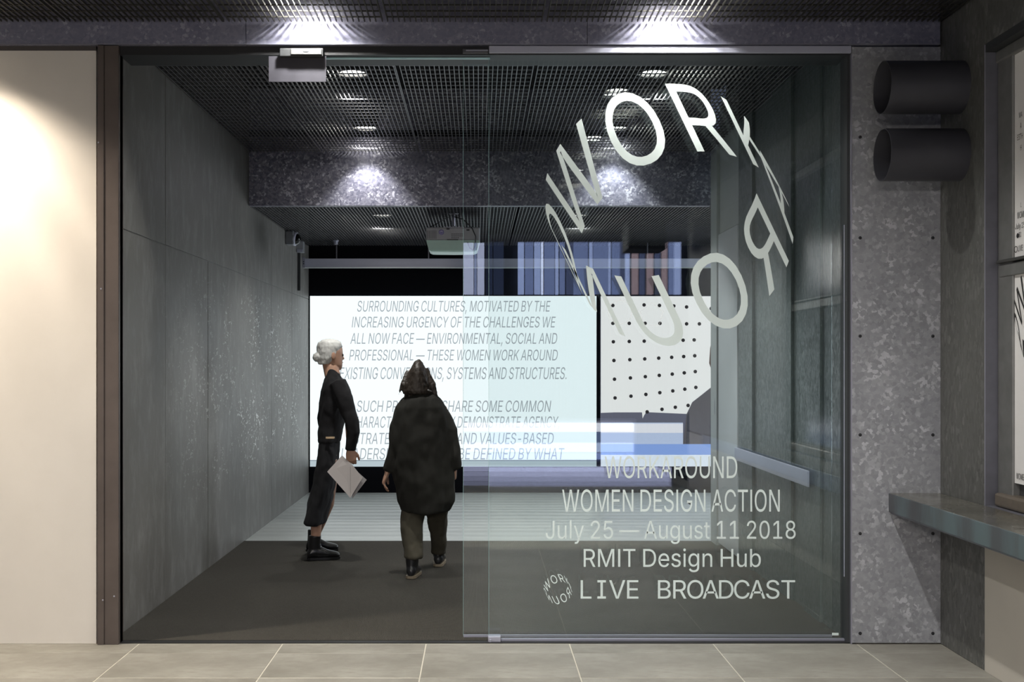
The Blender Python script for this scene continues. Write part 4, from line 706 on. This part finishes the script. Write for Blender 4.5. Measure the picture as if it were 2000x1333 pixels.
def arc_ring(cy_, cz_, r0, r1): 
    m = MB(); k = 28
    m.v = [(XP-.0015, cy_+r*math.cos(2*math.pi*i/k), cz_+r*math.sin(2*math.pi*i/k)) for r in (r0, r1) for i in range(k)]
    m.f = [(i, (i+1) % k, k+(i+1) % k, k+i) for i in range(k)]; return m
arc_ring(ye0-.040, pz(487), .016, .012).build('poster_ring', ink, po)
po2 = thing('poster', 'white poster with the black letter ring in the lower window', 'poster', (XP, ye0-.3, pz(945)))
m_ = MB().rings([[Vector((XP, ye0+.0-.012*(1-k/5), z)), Vector((XP, ye0-.62, z)), Vector((XP+.003, ye0-.62, z)), Vector((XP+.003, ye0-.012*(1-k/5), z))] for k, z in enumerate([pz(945)+(pz(537)-pz(945))*j/5 for j in range(6)])])
m_.build('poster_sheet', paper, po2)
q = .52/498
ring_letters(lambda u, t: Vector((XP-.0015, ye0-.02-(u-1062)*q, pz(620)-(t-419)*q)), ink, po2, 'poster_ring')
text_line('poster_text', 'WOMEN DESIGN ACTION', ptf(.045, pz(936)), ink, po2, None, .028, 0, 0, 'L', squeeze=.6)

# ================================================================ PEOPLE
def fuse(mb, name, mat, parent, voxel=.006, smooth_it=6, disp=0, dscale=9):
    me = bpy.data.meshes.new('tmp'); me.from_pydata([tuple(v) for v in mb.v], [], mb.f)
    bm = bmesh.new(); bm.from_mesh(me); bmesh.ops.recalc_face_normals(bm, faces=bm.faces); bm.to_mesh(me); bm.free()
    o = bpy.data.objects.new('tmp', me); COL.objects.link(o)
    r = o.modifiers.new('r', 'REMESH'); r.mode = 'VOXEL'; r.voxel_size = voxel
    s = o.modifiers.new('s', 'SMOOTH'); s.iterations = smooth_it; s.factor = .5
    bpy.context.view_layer.update()
    m2 = bpy.data.meshes.new_from_object(o.evaluated_get(bpy.context.evaluated_depsgraph_get()))
    bpy.data.objects.remove(o)
    if disp:
        nn = [v.normal.copy() for v in m2.vertices]
        for v, n_ in zip(m2.vertices, nn):
            c = v.co; v.co = c+n_*disp*(mnoise.noise(Vector((c.x*dscale, c.y*dscale, c.z*dscale*.55)))+.5*mnoise.noise(Vector((c.x*dscale*2.3, c.y*dscale*2, c.z*dscale*1.4))))
    m2.name = name
    return mkobj(name, m2, mat, parent, smooth=True)
def ell(c, rx, ry, k=20, fwd=None, sq=1.0, tilt=0):
    """horizontal ellipse ring; fwd rotates it about z"""
    a = math.atan2(fwd[1], fwd[0])-math.pi/2 if fwd else 0
    out = []
    for j in range(k):
        t = 2*math.pi*j/k; x = rx*math.copysign(abs(math.cos(t))**sq, math.cos(t)); y = ry*math.copysign(abs(math.sin(t))**sq, math.sin(t))
        out.append(Vector((c[0]+x*math.cos(a)-y*math.sin(a), c[1]+x*math.sin(a)+y*math.cos(a), c[2]+tilt*y)))
    return out
def hand(mb, wrist, d, side, palm_n, thumb=1, curl=.5, L=.18):
    """d: direction of the fingers, side: across the palm towards the thumb, palm_n: out of the palm"""
    d, side, pn = Vector(d).normalized(), Vector(side).normalized(), Vector(palm_n).normalized(); w = Vector(wrist)
    mb.rings([[w+d*t+side*rx*math.cos(q)+pn*ry*math.sin(q) for q in [2*math.pi*j/12 for j in range(12)]] for t, rx, ry in ((-.03, .027, .02), (.0, .029, .019), (.03, .038, .017), (.065, .042, .015), (.088, .038, .012), (.094, .02, .006))])
    for i, (off, ln_) in enumerate(((.031, .070), (.011, .080), (-.010, .074), (-.030, .058))):
        p = w+d*.078+side*off; pts = [p]; dd = d.copy(); c = curl*(1+.15*i)
        for s_ in (.48, .30, .24):
            ang = c*.75; dd = (dd*math.cos(ang)+pn*math.sin(ang)).normalized(); pts.append(pts[-1]+dd*ln_*s_)
        mb.tube(pts, [.0092, .0088, .0080, .0064], 8)
    p = w+d*.022+side*.026*thumb
    q1 = p+(side*thumb*.7+d*.7+pn*.25).normalized()*.036; q2 = q1+(side*thumb*.25+d+pn*.5).normalized()*.030; q3 = q2+(d+pn*.6).normalized()*.022
    mb.tube([p, q1, q2, q3], [.014, .0115, .010, .0075], 8)
def head(mb, c, fwd, h=.225, w_=.155):
    f = Vector(fwd).normalized(); r = f.cross(Vector((0, 0, 1))).normalized(); z = Vector((0, 0, 1)); c = Vector(c)
    # skull and jaw, chin at -h/2
    R_ = []
    for t, rw, rf, sh in ((-.50, .022, .028, .050), (-.44, .040, .045, .042), (-.34, .056, .066, .026), (-.20, .066, .082, .010), (-.05, .072, .094, 0), (.10, .077, .099, -.004), (.25, .077, .098, -.006), (.37, .066, .083, -.008), (.46, .042, .055, -.008), (.50, .012, .016, -.008)):
        k = h/.225
        R_.append([c+z*t*h+f*sh*k+r*rw*k*math.cos(q)+f*rf*k*math.sin(q) for q in [2*math.pi*j/20 for j in range(20)]])
    mb.rings(R_)
    mb.rings([[c+f*(.088+e)+z*zz+r*rw*math.cos(q)+z*rz*math.sin(q) for q in [2*math.pi*j/8 for j in range(8)]] for e, zz, rw, rz in ((-.01, -.0, .012, .03), (.008, -.012, .011, .020), (.020, -.020, .008, .010))])
    for s_ in (-1, 1):
        mb.rings([[c+r*s_*(.072+e)+z*(-.01)+f*(-.005+rf*math.cos(q))+z*rz*math.sin(q) for q in [2*math.pi*j/10 for j in range(10)]] for e, rf, rz in ((-.01, .014, .028), (.008, .018, .032), (.014, .012, .024))])
    mb.rings([[c+f*(.078+e)-z*.052+r*rw*math.cos(q)+z*rz*math.sin(q) for q in [2*math.pi*j/10 for j in range(10)]] for e, rw, rz in ((-.01, .024, .010), (.010, .022, .008), (.014, .010, .003))])
def eyes(c, fwd, parent):
    f = Vector(fwd).normalized(); r = f.cross(Vector((0, 0, 1))).normalized(); c = Vector(c)
    for s_ in (-1, 1):
        e = c+f*.086+r*.031*s_+Vector((0, 0, .004))
        MB().lathe(e, f, [(-.004, .012), (.002, .010), (.006, .006), (.008, .001)], 12).build('eye', plain('eye_dark', (.05, .04, .035), .2), parent, smooth=True)
    m = c+f*.0915-Vector((0, 0, .052))
    MB().tube([m-r*.02, m+f*.002, m+r*.02], [.002, .004, .002], 8).build('mouth', plain('lips', (.35, .16, .13), .5), parent)
skin = plain('skin', (.50, .29, .20), .5, 0, .06, 20)
black_wool = plain('black_wool', (.006, .0055, .007), .9, 0, .3, 60, bump=.2)
black_coat = plain('dark_olive_coat', (.010, .0095, .0065), .85, 0, .3, 40, bump=.2)
olive = plain('olive_trousers', (.055, .048, .032), .9, 0, .2, 40, bump=.15)
leather = plain('black_leather', (.012, .012, .013), .3, 0, .2)

def shoe(parent, ankle, toe_dir, L=.25, hgt=.16, mat=None, sole=None, heel=.03, back=.07, r0=.052, ground=0.0105, pitch=0):
    a = Vector(ankle); f = Vector(toe_dir).normalized(); r = f.cross(Vector((0, 0, 1))).normalized(); z = Vector((0, 0, 1)); g = Vector((a.x, a.y, ground))
    mb = MB()
    mb.rings([ell(Vector((a.x, a.y, zz))+f*sh, rx, ry, 16, f) for zz, rx, ry, sh in ((ground+hgt+.0, r0, r0+.005, 0), (ground+hgt*.65, r0-.005, r0+.004, -.002), (ground+.075, r0-.008, r0+.012, .004), (ground+heel+.005, .036, .058, .006))])
    mb.rings([[g+f*t+r*rx*math.cos(q)+z*(heel*.4+hh/2+max(0, (hh/2))*math.sin(q)) for q in [2*math.pi*j/14 for j in range(14)]] for t, rx, hh in ((-back, .018, .05), (-back+.02, .034, .075), (.0, .038, .095), (.05, .042, .085), (.10, .045, .060), (L-back-.03, .040, .045), (L-back-.005, .026, .034), (L-back, .010, .020))])
    o = fuse(mb, 'shoe', mat or leather, parent, .006, 4)
    sb = MB(); out = []
    for t, rx in ((-back-.002, .020), (-back+.02, .036), (0, .038), (.05, .042), (.10, .046), (L-back-.03, .042), (L-back, .02)): out.append((t, rx))
    pts = [(t, rx) for t, rx in out]+[(t, -rx) for t, rx in reversed(out)]
    sb.rings([[g+f*t+r*x+z*zz for t, x in pts] for zz in (0, .018)]); sb.build('sole', sole or leather, o)
    return o

# ---- first figure: black jacket, walking to the right along the left wall
B1 = 8.79; fwd = Vector((.93, .37, 0)).normalized(); sidev = fwd.cross(Vector((0, 0, 1))).normalized()   # towards the near arm
p1 = thing('person', 'person in black jacket and dark skirt walking past the screen holding pale papers', 'person', (P(618, 1096, B1).x, B1, .006))
mb = MB()
hc = P(646, 693, B1+.02); head(mb, hc, (.90, .42, -.1), .225)
nk = P(650, 730, B1)
mb.tube([hc-Vector((.012, 0, .06)), nk+Vector((0, 0, -.02))], [.055, .062], 14)
def ring_px(y, xa, xb, ry, Y, yaw=True):
    a_, b_ = P(xa, y, Y), P(xb, y, Y); c_ = (a_+b_)/2
    return [Vector((c_.x+(b_.x-a_.x)/2*math.cos(t), Y+ry*math.sin(t), c_.z)) for t in [2*math.pi*j/22 for j in range(22)]]
mb.rings([ring_px(y, a_, b_, r_, B1) for y, a_, b_, r_ in ((726, 646, 657, .05), (735, 640, 664, .10), (752, 636, 672, .165), (780, 632, 676, .165), (820, 631, 668, .14), (850, 629, 662, .13), (890, 627, 660, .155), (905, 630, 658, .15))])
# legs
kneeA, ankA = P(622, 985, B1-.02), P(616, 1068, B1-.03)
mb.tube([P(640, 895, B1-.06), P(632, 940, B1-.05), kneeA, P(618, 1018, B1-.03), ankA, ankA-Vector((0, 0, .05))], [.075, .066, .050, .044, .034, .034], 14)
kneeB, ankB = P(640, 985, B1+.16), P(613, 1052, B1+.24)
mb.tube([P(643, 895, B1+.08), P(642, 940, B1+.12), kneeB, P(628, 1015, B1+.19), ankB], [.075, .066, .05, .044, .034], 14)
# arms
shN, elN, wrN = P(662, 752, B1-.16), P(683, 822, B1-.2), P(684, 878, B1-.2)
mb.tube([shN, elN, wrN], [.045, .038, .026], 12)
hand(mb, wrN, (.10, 0, -1), (.95, -.1, .1), (-.1, 1, 0), 1, .95)
shF, elF, wrF = P(650, 755, B1+.18), P(632, 815, B1+.2), P(640, 868, B1+.2)
mb.tube([shF, elF, wrF], [.045, .038, .026], 12); hand(mb, wrF, (.2, 0, -1), (.9, 0, .2), (0, -1, 0), 1, .7)
body = fuse(mb, 'body', skin, p1, .006, 3)
eyes(hc, (.90, .42, -.1), p1)
mb = MB()
mb.rings([ring_px(y, a_, b_, r_, B1) for y, a_, b_, r_ in ((722, 643, 657, .062), (730, 640, 663, .10), (742, 634, 670, .165), (760, 629, 675, .195), (800, 625, 677, .185), (835, 623, 670, .165), (862, 621, 665, .175), (866, 624, 662, .165))])
mb.tube([P(658, 748, B1-.15), P(672, 780, B1-.19), P(687, 822, B1-.21), P(691, 845, B1-.21), P(684, 880, B1-.2)], [.072, .068, .056, .052, .040], 14)
mb.tube([P(648, 750, B1+.17), P(640, 785, B1+.2), P(632, 818, B1+.21), P(640, 866, B1+.2)], [.070, .064, .054, .04], 14)
fuse(mb, 'jacket', black_wool, p1, .009, 5, .008, 14)
mb = MB()
mb.rings([ring_px(y, a_, b_, r_, Y) for y, a_, b_, r_, Y in ((856, 625, 662, .16, B1), (880, 620, 664, .185, B1), (905, 618, 661, .19, B1), (945, 612, 655, .20, B1+.02), (985, 602, 646, .21, B1+.04), (1020, 595, 636, .215, B1+.05), (1022, 598, 633, .20, B1+.05))])
fuse(mb, 'skirt', plain('charcoal_skirt', (.008, .008, .010), .9, 0, .2, 40), p1, .009, 4, .014, 10)
box('belt_clasp', plain('brass', (.45, .34, .22), .3, .8), P(636, 0, B1-.19).x, P(654, 0, B1-.19).x, B1-.2, B1-.185, P(0, 858, B1-.19).z, P(0, 853, B1-.19).z, p1, bevel=.004)
# hair: pale cap of hair with a low knot
hair1 = plain('pale_grey_hair', (.62, .62, .60), .6, 0, .15, 60)
mb = MB(); hf = Vector((.90, .42, 0)).normalized(); hr = hf.cross(Vector((0, 0, 1)))
mb.rings([[hc+Vector((0, 0, t))+hf*sh+hr*rw*math.cos(q_)+hf*rf*math.sin(q_) for q_ in [2*math.pi*j/20 for j in range(20)]] for t, rw, rf, sh in ((-.075, .055, .045, -.055), (-.03, .078, .068, -.036), (.02, .086, .088, -.020), (.06, .086, .100, -.010), (.09, .074, .092, -.008), (.113, .045, .06, -.008), (.121, .01, .015, -.008))])
k_ = hc-hf*.112+Vector((0, 0, -.02)); mb.rings([[k_+Vector((0, 0, t))+hr*r_*math.cos(q_)+hf*r_*math.sin(q_) for q_ in [2*math.pi*j/12 for j in range(12)]] for t, r_ in ((-.035, .008), (-.02, .028), (0, .034), (.02, .028), (.035, .008))])
fuse(mb, 'hair', hair1, p1, .006, 3, .004, 60)
shoe(p1, (ankA.x-.004, ankA.y, 0), (.93, .25, 0), .25, .185, None, None, .03, .06, .043)
so = shoe(p1, (ankB.x, ankB.y, 0), (.93, .1, 0), .25, .17, None, None, .03, .06, .043, max(.016, ankB.z-.10))

# papers in the hand
pp = thing('papers', 'pale folded papers held in the hand of the person by the left wall', 'paper', P(675, 972, B1-.2))
pm1 = plain('paper_pale', (.62, .57, .55), .7, 0, .04); pm2 = plain('paper_shade', (.36, .34, .34), .7, 0, .04)
def sheet(name, pts, dy, mat, th_=.004):
    v = [P(a_, b_, B1-.2+d_) for a_, b_, d_ in pts]
    MB().rings([[p+Vector((0, 0, 0)) for p in v], [p+Vector((0, th_, 0)) for p in v]]).build(name, mat, pp)
sheet('paper_sheet', [(639, 922, .0), (668, 890, .0), (684, 905, -.02), (684, 973, -.03)], 0, pm1)
sheet('paper_sheet', [(684.4, 904, -.02), (708, 934, .01), (684.4, 973, -.03)], 0, pm1)
sheet('paper_sheet', [(690, 915, .02), (716, 938, .03), (688, 975, .0)], 0, pm2)

# ---- second figure: bulky dark coat seen from behind, in mid stride
B2 = 8.2
p2 = thing('person', 'person with dark loose hair and bulky long dark coat seen from behind', 'person', (P(812, 1130, 8.05).x, 8.05, .006))
mb = MB(); hc2 = P(816, 744, B2+.03); head(mb, hc2, (.05, 1, -.12), .205)
mb.tube([hc2-Vector((0, .01, .05)), P(820, 785, B2)], [.055, .065], 14)
mb.rings([ring_px(y, a_, b_, r_, B2) for y, a_, b_, r_ in ((775, 800, 840, .06), (790, 778, 868, .10), (830, 782, 866, .12), (880, 788, 862, .11), (930, 782, 872, .13), (960, 785, 868, .12))])
mb.tube([P(804, 940, B2), P(804, 1010, B2-.05), P(803, 1040, B2-.09), P(805, 1095, B2-.16)], [.08, .058, .05, .036], 14)
mb.tube([P(850, 940, B2), P(852, 1000, B2+.12), P(853, 1030, B2+.2), P(858, 1080, B2+.3)], [.08, .058, .05, .036], 14)
wl_, wr_ = P(757, 922, B2-.02), P(888, 912, B2-.02)
mb.tube([P(788, 800, B2), P(777, 865, B2), wl_], [.05, .04, .026], 12); hand(mb, wl_, (-.35, .0, -1), (0, 1, 0), (1, 0, -.3), 1, .6)
mb.tube([P(860, 800, B2), P(882, 865, B2), wr_], [.05, .04, .026], 12); hand(mb, wr_, (.0, .15, -1), (0, 1, .1), (-1, 0, 0), 1, .7)
fuse(mb, 'body', skin, p2, .006, 3); eyes(hc2, (.05, 1, 0), p2)
mb = MB()
mb.rings([ring_px(y, a_, b_, r_, B2-.005) for y, a_, b_, r_ in ((762, 805, 838, .075), (769, 796, 848, .10), (779, 784, 860, .13), (796, 774, 872, .16), (825, 767, 879, .18), (860, 765, 883, .19), (900, 766, 885, .195), (945, 770, 887, .20), (978, 776, 888, .20), (997, 784, 880, .195), (1000, 788, 874, .18))])
mb.tube([P(797, 808, B2), P(781, 840, B2-.02), P(773, 880, B2-.03), P(762, 920, B2-.02)], [.070, .074, .062, .046], 14)
mb.tube([P(853, 808, B2), P(878, 845, B2-.02), P(886, 885, B2-.03), P(888, 915, B2-.02)], [.075, .066, .055, .046], 14)
fuse(mb, 'coat', black_coat, p2, .010, 5, .016, 9)
MB().tube([P(826, 765, B2-.11), P(836, 762.5, B2-.10), P(846, 766, B2-.06)], [.004, .006, .003], 8).build('collar_edge', plain('pale_collar', (.30, .30, .30), .6), p2)
mb = MB()
for rs in (((955, 782, 830, .11, B2), (1010, 783, 829, .085, B2-.05), (1050, 785, 827, .078, B2-.10), (1088, 788, 826, .075, B2-.15), (1092, 791, 823, .066, B2-.155)),
           ((955, 829, 880, .11, B2), (1005, 833, 875, .085, B2+.12), (1045, 838, 872, .075, B2+.22), (1080, 842, 873, .07, B2+.3), (1083, 845, 870, .06, B2+.3))):
    mb.rings([ring_px(y, a_, b_, r_, Y) for y, a_, b_, r_, Y in rs])
fuse(mb, 'trousers', olive, p2, .009, 4, .010, 13)
tan = plain('tan_sole', (.20, .16, .11), .6)
shoe(p2, (P(805, 0, 8.04).x, 8.04, 0), (.12, 1, 0), .25, .17, None, tan, .03, .07, .05)
shoe(p2, (P(857, 0, 8.52).x, 8.52, 0), (.05, 1, 0), .25, .15, None, tan, .03, .07, .05)
hair2 = plain('dark_brown_hair', (.028, .020, .014), .55, 0, .4, 80)
mb = MB()
mb.rings([ring_px(y, a_, b_, r_, Y) for y, a_, b_, r_, Y in ((703, 814, 820, .02, B2+.01), (709, 808, 826, .07, B2+.0), (720, 802, 831, .098, B2-.01), (736, 797, 837, .105, B2-.02), (752, 792, 841, .105, B2-.03), (764, 788, 844, .10, B2-.04), (770, 793, 840, .085, B2-.05))])
rh = random.Random(5)
for k in range(46):
    t = rh.uniform(-1, 1); sx_ = 816+t*20; ex_ = 816+t*rh.uniform(28, 42); ey = rh.uniform(764, 784)
    mb.tube([P(sx_, rh.uniform(718, 740), B2-.07*(1-abs(t))), P((sx_+ex_)/2+t*3, 752, B2-.11+.05*abs(t)), P(ex_, ey, B2-.10+.03*abs(t))], [.013, .012, .002], 6)
fuse(mb, 'hair', hair2, p2, .006, 2, .004, 60)

# ================================================================ STREET BEHIND THE CAMERA, GLOWING PARTS ADDED (seen mirrored in the glass)
fb = thing('building', 'building across the street with a ribbed front glowing for the blue light on it, seen mirrored in the glass', 'building', (2, -10, 0))
rb = random.Random(11); x = -9.0; kk = 0
bm_ = [emit('wash_glow_blue_%d' % i, c, s_) for i, (c, s_) in enumerate((((.34, .40, .75), .7), ((.36, .44, .82), 1.6), ((.46, .54, .90), 2.6), ((.25, .32, .62), .35), ((.66, .70, .95), 4.5)))]  # panels glow in place of coloured light washing the front
bm_.append(emit('wash_glow_rose', (.70, .50, .55), 1.5))
def vx(p): return (p-CX)*22.44/F      # where a mirrored stripe stands on the far building
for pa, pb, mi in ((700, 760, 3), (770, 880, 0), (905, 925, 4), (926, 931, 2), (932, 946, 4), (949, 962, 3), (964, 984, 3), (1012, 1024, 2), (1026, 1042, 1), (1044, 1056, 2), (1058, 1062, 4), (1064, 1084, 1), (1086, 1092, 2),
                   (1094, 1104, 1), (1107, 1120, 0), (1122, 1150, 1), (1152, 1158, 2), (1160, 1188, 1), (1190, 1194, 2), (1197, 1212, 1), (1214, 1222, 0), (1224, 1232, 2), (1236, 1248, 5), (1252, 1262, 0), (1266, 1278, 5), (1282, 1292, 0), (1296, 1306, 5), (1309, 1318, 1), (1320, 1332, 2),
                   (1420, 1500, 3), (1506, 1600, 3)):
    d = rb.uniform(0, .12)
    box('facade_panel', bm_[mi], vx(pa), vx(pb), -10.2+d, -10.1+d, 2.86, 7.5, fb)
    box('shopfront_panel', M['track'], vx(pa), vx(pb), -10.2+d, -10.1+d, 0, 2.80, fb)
box('facade_backing', M['dark_edge'], -9.2, 12.2, -10.6, -10.25, 0, 8, fb)
lw = thing('light_trail_block', 'long low invented block glowing in place of car light trails, seen mirrored in the glass', 'glow stand-in', (2, -5, 0))  # invented glowing block, stands in for the light trails of cars
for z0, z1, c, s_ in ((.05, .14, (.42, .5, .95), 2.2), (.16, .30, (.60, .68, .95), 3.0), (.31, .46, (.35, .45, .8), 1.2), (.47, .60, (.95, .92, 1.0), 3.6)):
    box('added_glow_strip', emit('light_trail_glow', c, s_), -1.8, 2.35, -4.99, -4.96, z0, z1, lw)
box('light_trail_body', M['alu_light'], -1.85, 2.4, -5.2, -5, -.03, .66, lw, bevel=.01)
hb = thing('hanging_box', 'dark box hung from the outside ceiling behind the viewer, seen mirrored in the glass', 'box', (1.9, -.9, 2.95))
box('box_case', M['dark_edge'], 1.72, 2.16, -1.3, -.75, 2.82, 3.16, hb, bevel=.01); box('box_hanger', M['track'], 1.9, 1.98, -1.1, -1.0, 3.16, ZC, hb)

ls_ = thing('pavement_glow', 'low invented lavender glow in place of lit pavement behind the viewer, seen mirrored in the glass', 'step', (1.1, -1.7, 0))  # added glow for the mirrored lit pavement, no real step
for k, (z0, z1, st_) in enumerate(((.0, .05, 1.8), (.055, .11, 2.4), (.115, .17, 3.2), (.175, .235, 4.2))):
    box('added_glow_strip', emit('pavement_glow_strip_%d' % k, (.56, .56, .80), st_), -.6, 2.35, -1.61, -1.59, z0, z1, ls_)
box('pavement_glow_body', M['alu_light'], -.62, 2.37, -1.85, -1.61, 0, .24, ls_, bevel=.005)
